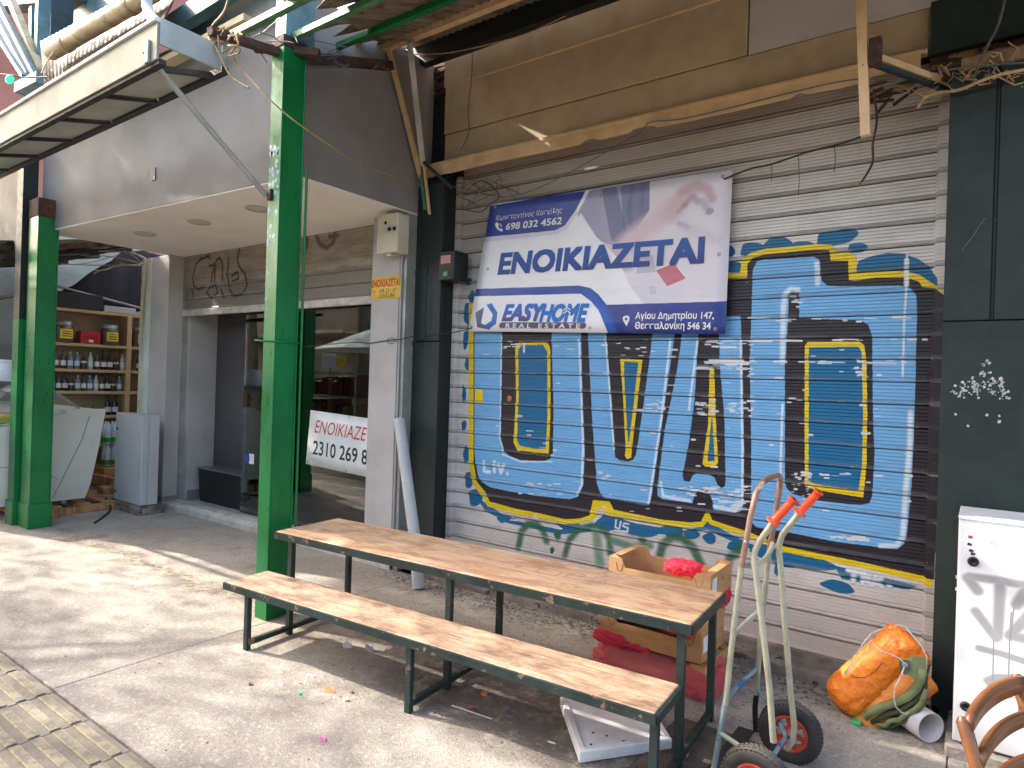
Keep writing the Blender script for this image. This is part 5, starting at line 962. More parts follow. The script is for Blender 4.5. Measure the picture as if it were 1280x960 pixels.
# ============================================================ LEFT AWNING (metal edged, grey panels between black bars)
aw = thing('shop_awning', 'metal edged awning with grey panels between black bars, over the left shops', 'awning', (-6.4, 2.3, 3.7))
AX0, AX1 = -9.2, -4.145; YF, ZF = 1.93, 3.665; YR, ZR = 2.36, 3.775; sl_ = (ZR - ZF) / (YR - YF)
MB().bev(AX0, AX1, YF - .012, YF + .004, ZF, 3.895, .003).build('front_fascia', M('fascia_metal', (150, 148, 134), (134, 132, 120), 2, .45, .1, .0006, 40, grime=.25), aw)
MB().bev(AX0, AX1, YF - .03, YF + .03, 3.895, 3.922, .003).build('top_edge', flat('white_edge', (226, 222, 216), .4), aw)
MB().bev(AX1 - .012, AX1 + .004, YF + .005, YF + .40, 3.76, 3.925, .003).build('end_fascia', M('end_metal', (176, 182, 178), (150, 156, 154), 3, .4, .2, grime=.3), aw)
MB().bar((AX0, YF + .025, ZF - .005), (AX1, YF + .025, ZF - .005), .045, .035).build('front_bar', BLACKM, aw); MB().bar((AX0, YR, ZR), (AX1, YR, ZR), .05, .04).build('rear_bar', BLACKM, aw)
rx = [-9.1, -8.1, -7.32, -6.55, -5.80, -5.03, -4.29]
for i, x in enumerate(rx):
    MB().bar((x, YF + .03, ZF + .0), (x - (.0 if i == 6 else .02), YR, ZR), .035, .035).build('cross_bar', BLACKM, aw)
    if i: MB().add([(rx[i - 1] + .02, YF + .04, ZF + .012), (x - .02, YF + .04, ZF + .012), (x - .02, YR, ZR + .008), (rx[i - 1] + .02, YR, ZR + .008), (rx[i - 1] + .02, YF + .04, ZF + .022), (x - .02, YF + .04, ZF + .022), (x - .02, YR, ZR + .018), (rx[i - 1] + .02, YR, ZR + .018)], [(0, 1, 2, 3), (7, 6, 5, 4), (0, 4, 5, 1), (1, 5, 6, 2), (2, 6, 7, 3), (3, 7, 4, 0)]).build('panel', FIBRE, aw)
MB().bev(-4.27, -4.22, YF - .03, YF - .012, 3.66, 3.80, .003).build('strut_bracket', SHED, aw)
st_ = thing('awning_strut', 'grey tube strut from the awning edge down to the middle green column', 'strut', (-4.25, 2.4, 3.4))
a, b = Vector((-4.285, 1.95, 3.71)), Vector((-4.262, 2.77, 3.06)); MB().tube([a, b], .019, 12).build('tube', SHED, st_); MB().tube([a + (a - b) * .05, a], [.012, .019], 10).build('crimped_end', RUSTY, st_)
# ============================================================ CORRUGATED AWNING ON THE RIGHT
ca_ = thing('corrugated_awning', 'old corrugated metal awning on green purlins, torn at its left end', 'awning', (-1, 3.2, 4.3))
def rz_(y): return 4.03 + (y - 2.4) * .415
def corr(x0, x1, y0, y1, dz, nm='sheet', tear=0, seed=1):
    rr = random.Random(seed); g = MB(); per = .076; n = int((x1 - x0) / per * 6); V = []; m = 8
    for j in range(m + 1):
        v = j / m; y = y0 + (y1 - y0) * v
        for i in range(n + 1):
            x = x0 + (x1 - x0) * i / n + (tear * (.25 + rr.random() * .25) * max(0, 1 - i / 14) * math.sin(j * 1.9 + seed) if tear else 0)
            V.append((x, y, rz_(y) + dz + .009 * math.sin(2 * PI * (x - x0) / per)))
    g.add(V, [(j * (n + 1) + i, j * (n + 1) + i + 1, (j + 1) * (n + 1) + i + 1, (j + 1) * (n + 1) + i) for j in range(m) for i in range(n)], True)
    o = g.build(nm, CORR, ca_); md = o.modifiers.new('thick', 'SOLIDIFY'); md.thickness = .002; return o
corr(-3.55, -.9, 2.28, 2.98, .04, tear=.35, seed=1); corr(-.95, 1.6, 2.3, 2.98, .05, seed=2)
corr(-4.0, -1.9, 2.9, 3.66, .034, tear=.5, seed=3); corr(-1.95, .3, 2.9, 3.66, .044, seed=4); corr(.25, 2.4, 2.9, 3.66, .034, seed=9)
corr(-4.35, -2.2, 3.58, 4.44, .03, tear=.4, seed=5); corr(-2.25, 0, 3.58, 4.44, .04, seed=6); corr(-.05, 2.4, 3.58, 4.44, .03, seed=7)
for y, x0, mt_, w in ((2.40, -4.18, LTGREEN, .042), (2.86, -4.30, LTGREEN, .042), (3.42, -4.48, GREEN, .045), (3.92, -4.72, BEIGE2, .06)):
    MB().bar((x0, y, rz_(y) - .006), (3.0, y, rz_(y) - .006), w, w).build('purlin', mt_, ca_)
MB().bar((-4.55, 4.40, rz_(4.40) - .06), (3, 4.40, rz_(4.40) - .06), .09, .22).build('wall_plate', DKGREEN2, ca_)
for x in (-3.2, -1.2, .8): MB().bar((x, 2.3, rz_(2.3) - .03), (x, 4.4, rz_(4.4) - .03), .03).build('rafter', RUSTY, ca_) if x > 0 else None
rb = thing('rusty_beam', 'rusty timber and steel beam crossing over the middle green column', 'beam', (-4.25, 3.0, 4.1))
MB().bar((-4.17, 2.26, 4.0), (-4.19, 2.80, 4.09), .06, .05).build('beam', RUSTY, rb); MB().bar((-4.36, 2.70, 4.13), (-3.98, 2.98, 4.11), .05, .05).build('beam', RUSTY, rb)
MB().bar((-4.20, 2.95, 4.13), (-4.22, 3.9, 4.46), .06, .07).build('beam', DARKW, rb); MB().bar((-4.32, 2.9, 4.12), (-4.35, 3.9, 4.50), .04, .05).build('beam', RUSTY, rb)
g = MB(); rr = random.Random(31)
for i in range(14): a = Vector((rr.uniform(-4.3, -4.0), rr.uniform(2.5, 3.3), rr.uniform(4.1, 4.22))); g.tube([a, a + Vector((rr.uniform(-.2, .2), rr.uniform(-.1, .2), rr.uniform(.0, .1))), a + Vector((rr.uniform(-.3, .3), rr.uniform(-.1, .4), rr.uniform(-.05, .1)))], .004, 5)
g.build('debris', WIREG, rb, kind='stuff')
vb = thing('awning_bracket', 'pair of peeling beige bars forming a narrow V below the awning beam', 'bracket', (-4.2, 4.2, 3.9))
a1, a2, b1, b2 = (-4.277, 3.900, 4.672), (-4.002, 3.900, 4.595), (-4.257, 4.360, 3.754), (-4.295, 4.370, 3.712)
MB().bar(a1, (-4.272, 4.360, 3.631), .040, .03, up=(0, 1, 0)).build('brace', BEIGE2, vb); MB().bar(a2, (-4.251, 4.365, 3.732), .040, .03, up=(0, 1, 0)).build('brace', STEELW, vb)
MB().bar((-4.267, 4.350, 3.731), (-4.198, 4.360, 3.325), .03, .03, up=(0, 1, 0)).build('lower_bar', LTGREEN, vb); MB().bar((-4.217, 4.340, 3.734), (-4.146, 4.360, 3.274), .022, .02, up=(0, 1, 0)).build('lower_bar', BEIGE2, vb)
MB().bar((-4.379, 3.900, 4.715), (-3.956, 3.900, 4.609), .03, .015).build('head_plate', SHED, vb)
gb = thing('angle_arm', 'dark green angle arm sticking out of the left pillar under the beige fascia', 'bracket', (-4.1, 4.4, 3.6))
MB().bar((-4.218, 4.340, 3.756), (-3.945, 4.440, 3.499), .035, .03).build('arm', DKGREEN, gb); MB().bev(-4.50, -4.36, 4.36, 4.44, 3.52, 3.60, .006).build('socket', DARKW, gb)
hb_ = thing('hanging_post', 'peeling beige square bar hanging in front of the right end of the shutter', 'post', (-.56, 3.9, 3.1))
MB().bar((-0.602, 3.900, 4.047), (-0.549, 3.900, 3.132), .046, .04, up=(0, 1, 0)).build('bar', BEIGE2, hb_); MB().bev(-.545, -.485, 3.87, 3.93, 3.50, 3.64, .004).build('joint_plate', RUSTY, hb_)
MB().bar((-0.541, 3.920, 3.565), (-0.210, 4.440, 3.534), .042, .035).build('arm', BEIGE2, hb_); MB().bar((-0.525, 3.920, 3.518), (-0.224, 4.430, 3.506), .03, .022).build('arm_underside', DKGREEN, hb_)
# ============================================================ CABLES
def cable(nm, pts, r, mat, label):
    P_ = [Vector(p) for p in pts]; out = []
    for i in range(len(P_) - 1):
        p0, p1, p2, p3 = P_[max(i - 1, 0)], P_[i], P_[i + 1], P_[min(i + 2, len(P_) - 1)]
        for k in range(6):
            t = k / 6; out.append(.5 * ((2 * p1) + (-p0 + p2) * t + (2 * p0 - 5 * p1 + 4 * p2 - p3) * t * t + (-p0 + 3 * p1 - 3 * p2 + p3) * t ** 3))
    out.append(P_[-1]); return tag(MB().tube(out, r, 6).build(nm, mat), label, 'cable')
cable('cable', [(-4.245, 2.450, 3.979), (-4.373, 2.600, 3.953), (-4.034, 2.720, 3.612), (-4.005, 3.100, 3.492), (-4.294, 3.700, 3.547), (-4.333, 4.330, 3.588)], .006, WIREC, 'tan cable sagging from the awning end to the V bracket')
cable('cable', [(-4.325, 4.100, 4.674), (-3.837, 4.200, 4.598), (-3.263, 4.350, 4.627), (-2.902, 4.400, 4.676), (-2.524, 4.400, 4.736), (-2.270, 4.400, 4.835)], .005, WIREC, 'tan cable swinging across the upper fascia boards')
cable('cable', [(-3.809, 4.480, 4.855), (-3.796, 4.480, 4.535), (-3.830, 4.480, 4.220), (-3.803, 4.470, 3.995), (-3.873, 4.450, 3.837)], .005, WIREG, 'short dark cable hanging loose in front of the left end of the fascia')
cable('cable', [(-4.005, 4.440, 3.537), (-3.785, 4.520, 3.482), (-3.473, 4.530, 3.382), (-3.169, 4.520, 3.377), (-2.848, 4.510, 3.445), (-2.550, 4.500, 3.533), (-2.108, 4.420, 3.638), (-2.025, 4.400, 3.685), (-1.797, 4.410, 3.664), (-1.513, 4.410, 3.664), (-1.002, 4.410, 3.679), (-0.669, 4.380, 3.656), (-0.424, 4.360, 3.582), (-0.154, 4.280, 3.549), (0.138, 4.260, 3.495)], .0045, WIREG, 'thin grey blue cable running along the beige lip over the shutter')
cable('cable', [(-3.942, 4.360, 3.292), (-3.856, 4.500, 3.313), (-3.685, 4.520, 3.274), (-3.578, 4.520, 3.324), (-3.475, 4.520, 3.394), (-3.668, 4.530, 3.552), (-3.787, 4.520, 3.525)], .004, WIREB, 'black wire looped at the top left corner of the banner')
cable('cable', [(-4.071, 2.960, 1.970), (-4.847, 4.100, 2.094), (-4.755, 4.235, 2.095), (-4.558, 4.235, 2.115), (-4.353, 4.240, 2.128), (-4.168, 4.360, 2.178), (-3.885, 4.370, 2.181), (-3.742, 4.530, 2.241)], .004, WIREB, 'black wire stretched from the green column across the narrow pillar to the banner')
MB_ = None
g = MB(); c = Vector((-4.457, 4.230, 2.114)); g.tube([c + Vector((.055 * math.cos(a), 0, .026 * math.sin(a))) for a in [2 * PI * k / 16 for k in range(17)]], .003, 5); tag(g.build('wire_loop', WIREB), 'small black wire loop on the narrow grey pillar', 'cable')
cable('cable', [(-1.510, 4.530, 3.226), (-1.339, 4.500, 3.256), (-1.162, 4.420, 3.240), (-0.919, 4.300, 3.237), (-0.706, 4.100, 3.183), (-0.568, 3.930, 3.146)], .006, WIREB, 'black cable tied from the banner corner to the hanging post')
for x, y0, y1 in ((998, 196, 245), (1043, 183, 215), (964, 206, 226)):
    cable('wire_end', [PXY(x, y0, 4.3), PXY(x + 1, (y0 + y1) / 2, 4.3), PXY(x, y1, 4.3)], .002, WIREB, 'thin wire end hanging at %s of the black cable' % {998: 'the middle', 1043: 'the right', 964: 'the left'}[x])
cable('cable', [(-0.571, 4.300, 3.539), (-0.552, 4.320, 3.364), (-0.566, 4.300, 3.219), (-0.567, 4.300, 3.103), (-0.628, 4.280, 2.980)], .0065, DARKW, 'brown cable end dangling in front of the shutter beside the hanging post')
cable('cable', [(0.037, 4.100, 3.810), (0.009, 4.150, 3.680), (-0.036, 4.220, 3.608), (-0.075, 4.250, 3.516), (-0.098, 4.270, 3.444)], .007, M('olive_cable', (84, 88, 66), (66, 68, 52), 30, .6), 'olive cable dropping in front of the dark lintel beam')
cable('cable', [(0.136, 4.200, 3.437), (-0.011, 4.220, 3.441), (-0.150, 4.250, 3.419), (-0.253, 4.280, 3.437), (-0.313, 4.280, 3.425), (-0.341, 4.260, 3.370)], .009, WIREC, 'frayed tan cable end curling over the right shutter rail')
g = MB(); rr = random.Random(12)
for i in range(26):
    x = rr.uniform(1100, 1275); y = 112 - (x - 1100) * .16 + rr.uniform(-10, 14); p = [PXY(x, y, 4.30)]
    for k in range(4): x += rr.uniform(-14, 20); y += rr.uniform(-12, 12); p.append(PXY(x, y, 4.27 + rr.uniform(-.03, .04)))
    g.tube(p, rr.choice((.002, .003, .005)), 5)
tag(g.build('cable_tangle', WIREC), 'tangle of old cables on the rotten sill at the upper right', 'cables')
g = MB()
for i in range(10):
    x = rr.uniform(1095, 1160); y = rr.uniform(95, 125); g.bar(PXY(x, y, 4.38), PXY(x - rr.uniform(10, 40), y + rr.uniform(2, 30), 4.40), .02, .012)
tag(g.build('splintered_lath', DARKW), 'splintered brown laths behind the bracket arm at the shutter top', 'timber')
g = MB()
for i in range(18):
    x = rr.uniform(565, 640); y = rr.uniform(225, 250); g.tube([PXY(x, y, 4.50), PXY(x + rr.uniform(-20, 20), y + rr.uniform(-14, 14), 4.49), PXY(x + rr.uniform(-28, 28), y + rr.uniform(-16, 16), 4.5)], .002, 4)
tag(g.build('twigs', DARKW), 'dry twigs and wire scraps hanging above the banner', 'twigs', kind='stuff')
g = MB()
for i in range(12):
    x = rr.uniform(255, 300); y = rr.uniform(35, 60); g.tube([PXY(x, y, 2.3), PXY(x + rr.uniform(-12, 12), y + rr.uniform(-8, 14), 2.28), PXY(x + rr.uniform(-16, 16), y + rr.uniform(-8, 16), 2.3)], .006, 5)
tag(g.build('rope_knot', WIREC), 'knotted tan rope at the right end of the metal edged awning', 'rope')
cable('rope', [(-3.833, 2.200, 4.113), (-3.987, 2.250, 4.061), (-4.171, 2.280, 4.043), (-4.206, 2.280, 3.968), (-4.123, 2.280, 3.882), (-3.995, 2.300, 3.690), (-3.862, 2.300, 3.596), (-3.762, 2.300, 3.542)], .007, WIREC, 'tan rope coming down over the awning corner')
# ============================================================ SMALL GREY CABINET BESIDE THE PILLAR
sc_ = thing('grey_cabinet', 'narrow light grey steel cabinet on a concrete plinth left of the grey pillar', 'cabinet', (-8.65, 4.0, 0))
MB().bev(-9.02, -8.31, 3.82, 3.90, .115, 1.225, .006).build('door', GREYC, sc_); MB().bev(-9.015, -8.315, 3.905, 4.03, .115, 1.22, .005).build('body', GREYC, sc_)
MB().bev(-9.1, -8.27, 3.79, 4.10, -.01, .108, .012).build('plinth', CONC2, sc_)
for z in (1.02, .22): MB().lathe([(.014, 0), (.014, -.010), (.004, -.012)], (-8.965, 3.82, z), 12, 'y').build('lock', INK, sc_)
for z in (.66, .72): MB().lathe([(.010, 0), (.008, .004)], (-8.315, 3.97, z), 10, 'x').build('rivet', SHED, sc_)
# ============================================================ PALLETS AND COUNTER FRIDGE
pt = thing('wooden_pallet', 'rough wooden pallet planks under the refrigerated counter', 'pallet', (-9.6, 3.2, 0))
for i, y in enumerate((2.70, 3.02, 3.34, 3.66)): MB().bev(-11.6, -8.95, y, y + .20, .085, .108, .004).build('deck_board', PALW, pt)
for i, (x, y0, y1) in enumerate(((-8.98, 2.66, 3.30), (-9.02, 3.32, 3.92), (-10.2, 2.7, 3.9), (-11.4, 2.7, 3.9))): MB().bev(x, x + .10, y0, y1, .002, .085, .004).build('bearer', PALW, pt)
pt2 = thing('wooden_beam', 'short wooden beam block lying behind the pallet', 'timber', (-9.4, 4.2, 0)); MB().bev(-9.62, -9.40, 3.86, 4.20, .108, .20, .006).build('block', PALW, pt2); MB().bev(-10.3, -9.5, 4.06, 4.12, .11, .28, .004).build('board', PALW, pt2)
cable('cable', [(-8.2, 3.28, .012), (-8.5, 3.5, .012), (-8.85, 3.72, .03), (-9.1, 3.76, .12)], .012, WIREB, 'thick black cable running from the pallet over the concrete')
fr = thing('counter_fridge', 'pale grey refrigerated display counter with curved glass front', 'display counter', (-10.3, 3.2, .12))
prof = [(3.119,0.191),(3.498,0.194),(3.654,0.753),(3.678,1.219),(3.668,1.249),(3.293,1.215),(3.243,1.177),(3.126,1.161)]
FRB = M('pale_fridge_plastic', (214, 212, 202), (202, 200, 190), 1.5, .4, grime=.12)
fp = [(2.48, .30), (2.52, .16), (3.50, .16), (3.56, .34), (3.64, .78), (3.70, 1.21), (3.69, 1.26), (3.30, 1.24), (3.20, 1.20), (3.14, 1.17), (2.46, 1.02), (2.42, .98), (2.38, .62)]
MB().prism(fp, 'x', -9.05, -9.11).build('end_panel', FRB, fr)
MB().prism([(y + .01 if y < 3 else y - .03, z) for y, z in fp], 'x', -9.112, -11.9).build('body', FRB, fr)
MB().tube([(-9.046, 3.52, 1.18), (-9.046, 3.45, .9), (-9.046, 3.32, .6), (-9.046, 3.15, .2)], .005, 5).build('panel_seam', flat('seam_grey', (140, 138, 132), .6), fr); MB().tube([(-9.046, 2.45, .62), (-9.046, 2.9, .60), (-9.046, 3.20, .42)], .004, 5).build('panel_seam', flat('seam_grey2', (140, 138, 132), .6), fr)
MB().prism([(3.20, 1.265), (3.69, 1.27), (3.70, 1.20), (3.32, 1.195)], 'x', -9.035, -9.06).build('handle_cap', FRB, fr)
MB().prism([(2.50, 1.03), (3.12, 1.16), (3.12, 1.18), (2.50, 1.05)], 'x', -9.15, -11.8).build('deck', flat('steel_deck', (230, 232, 228), .3, .1), fr)
g = MB(); arcp = [(2.50, 1.05), (2.52, 1.22), (2.60, 1.38), (2.74, 1.50), (2.90, 1.56), (3.02, 1.58)]
n = len(arcp); V = [(-9.12, y, z) for y, z in arcp] + [(-11.8, y, z) for y, z in arcp]; g.add(V, [(i, i + 1, i + 1 + n, i + n) for i in range(n - 1)], True); g.build('curved_glass', CLEAR, fr)
MB().prism([(2.52, 1.05), (3.0, 1.57), (3.03, 1.57), (3.42, 1.26), (3.12, 1.17)], 'x', -9.115, -9.125).build('side_glass', CLEAR, fr)
MB().tube([(-9.12, 3.03, 1.575), (-9.12, 3.44, 1.27)], .012, 6).build('glass_frame', SHED, fr); MB().tube([(-9.12, 3.03, 1.58), (-11.8, 3.03, 1.58)], .014, 6).build('glass_frame', SHED, fr)
for i in range(9):
    x = -9.4 - i * .26; MB().bev(x - .11, x + .11, 2.62, 3.0, 1.10, 1.18, .01).build('food_tray', flat('tray_%d' % i, [(214, 190, 90), (226, 222, 206), (206, 140, 80)][i % 3], .5), fr)
for y in (3.30,): MB().lathe([(.0, -9.16), (.035, -9.16), (.035, -9.12), (.0, -9.12)], (0, y, .125), 12, 'x').build('castor', SHED, fr)
for nm, x, y, r, h, c, lc, lab in (('plastic_tub', -9.75, 2.86, .12, .24, (232, 232, 236), (224, 224, 230), 'white plastic tub on the counter fridge'), ('candy_jar', -9.95, 2.62, .11, .22, (222, 214, 206), (240, 130, 40), 'clear jar with orange lid on the counter fridge')):
    t = thing(nm, lab, 'jar', (x, y, 1.56)); MB().lathe([(.001, 1.585), (r * .92, 1.585), (r, 1.60), (r, 1.56 + h), (r * .9, 1.57 + h)], (x, y, 0), 20).build('body', flat(nm + '_body', c, .3), t); MB().lathe([(r * .96, 1.57 + h), (r * .96, 1.61 + h), (.001, 1.61 + h)], (x, y, 0), 20).build('lid', flat(nm + '_lid', lc, .4), t)
# ============================================================ SHOP SHELVES WITH BOTTLES
shf = thing('shelf_unit', 'wooden shelf unit with bottles and jars inside the left shop', 'shelf', (-11.2, 4.5, 0))
ZS = [2.64, 2.13, 1.745, 1.415, 1.045, .60, .12]
for z in ZS: MB().bev(-11.30, -11.0, 3.60, 5.75, z - .022, z + .022, .003).build('shelf_board', BUFF, shf)
for y in (3.60, 4.815, 5.72): MB().bev(-11.30, -10.995, y - .035, y + .035, .0, 2.66, .003).build('upright', BUFF, shf)
MB().bev(-11.33, -11.30, 3.56, 5.75, 0, 2.66, .002).build('back_board', M('shelf_back', (166, 148, 118), (146, 130, 104), 2, .7), shf)
bot0 = {}
def bottle(kind, loc, cols, label, sc2=1.0):
    if kind not in bot0:
        gl = flat('bottle_glass_%s' % kind, cols[0], .12); t = thing('bottle', label, 'bottle', (0, 0, 0), 0, 'liquor bottles on the shop shelves')
        pf = {'slim': [(.001, 0), (.033, 0), (.035, .01), (.035, .16), (.030, .19), (.013, .215), (.012, .25)], 'square': [(.001, 0), (.036, 0), (.038, .01), (.038, .175), (.012, .20), (.012, .225)], 'round': [(.001, 0), (.040, 0), (.043, .02), (.040, .13), (.015, .18), (.013, .235)],
              'clear': [(.001, 0), (.032, 0), (.034, .01), (.034, .17), (.014, .21), (.012, .26)], 'dark': [(.001, 0), (.038, 0), (.040, .01), (.040, .17), (.014, .215), (.013, .27)]}[kind]
        MB().lathe(pf, (0, 0, 0), 12, cap=False).build('glass', gl, t, world=False); z = pf[-1][1]
        MB().lathe([(.014, z - .004), (.014, z + .022), (.001, z + .024)], (0, 0, 0), 10, cap=False).build('cap', flat('cap_%s' % kind, cols[1], .4), t, world=False)
        MB().lathe([(pf[3][0] + .001, .045), (pf[3][0] + .001, .12)], (0, 0, 0), 12, cap=False).build('label', flat('label_%s' % kind, cols[2], .6), t, world=False); bot0[kind] = t
    else: t = dup(bot0[kind])
    t.location = loc; t.scale = (sc2, sc2, sc2); t['label'] = label; return t
KC = {'slim': ((70, 66, 60), (30, 30, 32), (222, 222, 214)), 'square': ((110, 130, 140), (190, 196, 200), (206, 216, 226)), 'round': ((60, 50, 44), (160, 40, 40), (216, 206, 186)), 'clear': ((190, 196, 190), (40, 50, 90), (226, 226, 226)), 'dark': ((36, 26, 30), (60, 24, 28), (216, 210, 206))}
DESC = {'slim': 'dark slim bottle', 'square': 'blue grey bottle', 'round': 'brown bottle with red cap', 'clear': 'clear bottle', 'dark': 'near black bottle'}
pos = ['left end', 'second from left', 'third from left', 'fourth from left', 'fifth from left', 'sixth from left', 'seventh from left', 'eighth from left', 'ninth from left', 'tenth from left', 'eleventh from left', 'right end']
row1 = ['slim', 'slim', 'square', 'square', 'round', 'clear', 'slim', 'dark', 'dark', 'round', 'clear']; row2 = ['clear', 'slim', 'dark', 'round', 'square', 'slim', 'square', 'clear', 'slim', 'dark', 'round', 'square']
for i, k in enumerate(row1): bottle(k, (-11.07, 3.84 + i * .091, 1.768), KC[k], '%s, %s of the upper bottle row' % (DESC[k], pos[i]), 1.02)
for i, k in enumerate(row2): bottle(k, (-11.07, 3.80 + i * .083, 1.438), KC[k], '%s, %s of the lower bottle row' % (DESC[k], pos[i]), .95)
for i in range(2): bottle('dark', (-11.06, 4.56 + i * .10, 1.068), KC['dark'], ['near black bottle, left of the pair on the third shelf', 'near black bottle, right of the pair on the third shelf'][i], 1.05)
for i, y in enumerate((5.0, 5.1, 5.2, 5.32)): bottle(['slim', 'clear', 'round', 'slim'][i], (-11.07, y, 1.768), KC[['slim', 'clear', 'round', 'slim'][i]], 'bottle %s on the narrow shelf bay behind the post' % ['leftmost', 'second', 'third', 'rightmost'][i])
def jar(y, label):
    t = thing('glass_jar', label, 'jar', (-11.09, y, 2.152), 0, 'big glass jars with yellow labels')
    MB().lathe([(.001, 0), (.11, 0), (.125, .02), (.125, .23), (.105, .265)], (0, 0, 0), 20, cap=False).build('glass', flat('jar_glass', (104, 98, 92), .15, .2) if 'jar_glass' not in bpy.data.materials else bpy.data.materials['jar_glass'], t, world=False)
    MB().lathe([(.108, .262), (.108, .315), (.001, .32)], (0, 0, 0), 20, cap=False).build('lid', SHED, t, world=False)
    g = MB(); V = [(.128 * math.cos(a), .128 * math.sin(a), z) for z in (.06, .20) for a in [-.75 + 1.5 * k / 8 + .1 for k in range(9)]]; g.add(V, [(k, k + 1, k + 10, k + 9) for k in range(8)]); g.build('label', YEL, t, world=False)
    for z in (.165, .130, .095):
        g = MB(); V = [(.1295 * math.cos(a), .1295 * math.sin(a), z + q_) for q_ in (-.008, .008) for a in [-.5 + 1.0 * k / 6 + .1 for k in range(7)]]; g.add(V, [(k, k + 1, k + 8, k + 7) for k in range(6)]); g.build('label_print', REDINK if z > .15 else INK, t, world=False)
    return t
jar(3.93, 'big glass jar with yellow label at the left of the top shelf'); jar(4.56, 'big glass jar with yellow label right of the red box'); jar(5.02, 'big glass jar with yellow label in the narrow bay behind the post')
rbx = thing('red_box', 'red box between the two big jars on the top shelf', 'box', (-11.05, 4.25, 2.152)); MB().bev(-11.2, -11.0, 4.13, 4.40, 2.153, 2.34, .006).build('body', RED, rbx); MB().bev(-10.999, -10.996, 4.17, 4.36, 2.25, 2.26, .001).build('slot', INK, rbx); MB().bev(-10.999, -10.996, 4.24, 4.30, 2.18, 2.215, .001).build('tag', WHITEP, rbx)
dbx = thing('dark_box', 'long black box on top of the shelf unit', 'box', (-11.1, 4.1, 2.664)); MB().bev(-11.28, -11.0, 3.68, 4.42, 2.664, 2.90, .01).build('body', BLACKB, dbx); gbx = thing('grey_box', 'pale grey box on the shelf unit right of the black box', 'box', (-11.1, 4.7, 2.664)); MB().bev(-11.28, -11.0, 4.44, 4.9, 2.664, 2.76, .006).build('body', GREYC, gbx)
def pack(z, label):
    t = thing('water_pack', label, 'water bottles', (-10.7, 4.55, z), 0, 'shrink wrapped water packs'); wm = flat('water_pack_film', (214, 226, 232), .2) if 'water_pack_film' not in bpy.data.materials else bpy.data.materials['water_pack_film']; gm = flat('green_band', (60, 160, 60), .4) if 'green_band' not in bpy.data.materials else bpy.data.materials['green_band']
    for i in range(3):
        for j in range(2):
            x, y = -10.78 + j * .09, 4.42 + i * .095
            MB().lathe([(.001, z), (.042, z), (.045, z + .01), (.043, z + .12), (.045, z + .20), (.030, z + .27), (.014, z + .30), (.014, z + .325), (.001, z + .326)], (x, y, 0), 12, cap=False).build('water_bottle', wm, t)
            MB().lathe([(.0465, z + .02), (.0465, z + .09)], (x, y, 0), 12, cap=False).build('bottle_label', gm, t)
    return t
pack(.32, 'lower shrink wrapped pack of water bottles with green bands'); pack(.66, 'upper shrink wrapped pack of water bottles with green bands')
tag(MB().bev(-11.0, -10.5, 4.3, 4.9, .02, .31, .01).build('carton_base', CARD), 'cardboard box under the water packs', 'box')
for i in range(4): bottle('dark', (-11.05, 3.95 + i * .13, 1.068), KC['dark'], ['squat dark jar stack, far left of the third shelf', 'squat dark jar, second on the third shelf', 'squat dark jar, third on the third shelf', 'squat dark jar, fourth on the third shelf'][i], .5)
MB().box(-12.9, -9.15, 6.1, 6.3, 0, 3.6).build('shop_back_wall', M('cream_wall', (196, 188, 166), (180, 170, 148), 2, .8), kind='structure')
MB().box(-12.9, -9.15, 4.28, 6.1, -.05, .0).build('left_shop_floor', M('pale_tiles', (206, 204, 192), (186, 184, 172), 3, .5), kind='structure')
# tilted purple black parasol cloth behind the shelf
pu = thing('folded_parasol', 'dark purple folded parasol cloth hanging over the shelf unit', 'parasol', (-11.4, 5, 2.9))
PUR = M('purple_cloth', (52, 44, 52), (36, 32, 38), 6, .8, 0, .004, 20, stretch=(1, 6, 1))
g = MB(); V = []; F = []
for j in range(7):
    for i in range(12): y = 3.85 + i * .16; z = 3.75 - (j / 6) * 1.0 - max(0, (4.9 - y)) * .9 * (1 - j / 8) + .03 * math.sin(i * 2.4 + j); V.append((-11.36 + .06 * math.sin(i * 2.6), y, max(z, 2.68)))
    if j: F += [((j - 1) * 12 + i, (j - 1) * 12 + i + 1, j * 12 + i + 1, j * 12 + i) for i in range(11)]
g.add(V, F, True); o = g.build('cloth', PUR, pu); md = o.modifiers.new('t', 'SOLIDIFY'); md.thickness = .006
MB().tube([(-11.3, 3.9, 3.0), (-11.25, 5.4, 2.75)], .02, 8).build('pole', SHED, pu)
# ------------------------------------------------------------ neighbour's low corrugated awning and the cable bundle by the grey pillar
na = thing('neighbour_awning', 'grey green corrugated awning with black bars over the left shop entrance', 'awning', (-10.6, 3.6, 3.2))
g = MB(); V = []; n = 90
for j, (y, z) in enumerate(((2.2, 3.15), (3.0, 3.30), (3.9, 3.52), (4.6, 3.66))):
    for i in range(n + 1): x = -12.8 + 3.5 * i / n; V.append((x, y, z + .012 * math.sin(i * 2 * PI / 5)))
g.add(V, [(j * (n + 1) + i, j * (n + 1) + i + 1, (j + 1) * (n + 1) + i + 1, (j + 1) * (n + 1) + i) for j in range(3) for i in range(n)], True)
o = g.build('sheet', M('grey_green_sheet', (160, 166, 150), (120, 128, 116), 4, .6, .2, .002, 30, grime=.6), na); md = o.modifiers.new('t', 'SOLIDIFY'); md.thickness = .003
for y, z in ((2.3, 3.09), (3.0, 3.22), (3.7, 3.40), (4.3, 3.54)): MB().bar((-12.8, y, z), (-9.2, y, z), .05, .05).build('bar', BLACKM, na)
for x in (-9.35, -10.3, -11.4, -12.6): MB().bar((x, 2.2, 3.05), (x, 4.5, 3.56), .05, .06).build('bar', RUSTY if x > -9.5 else BLACKM, na)
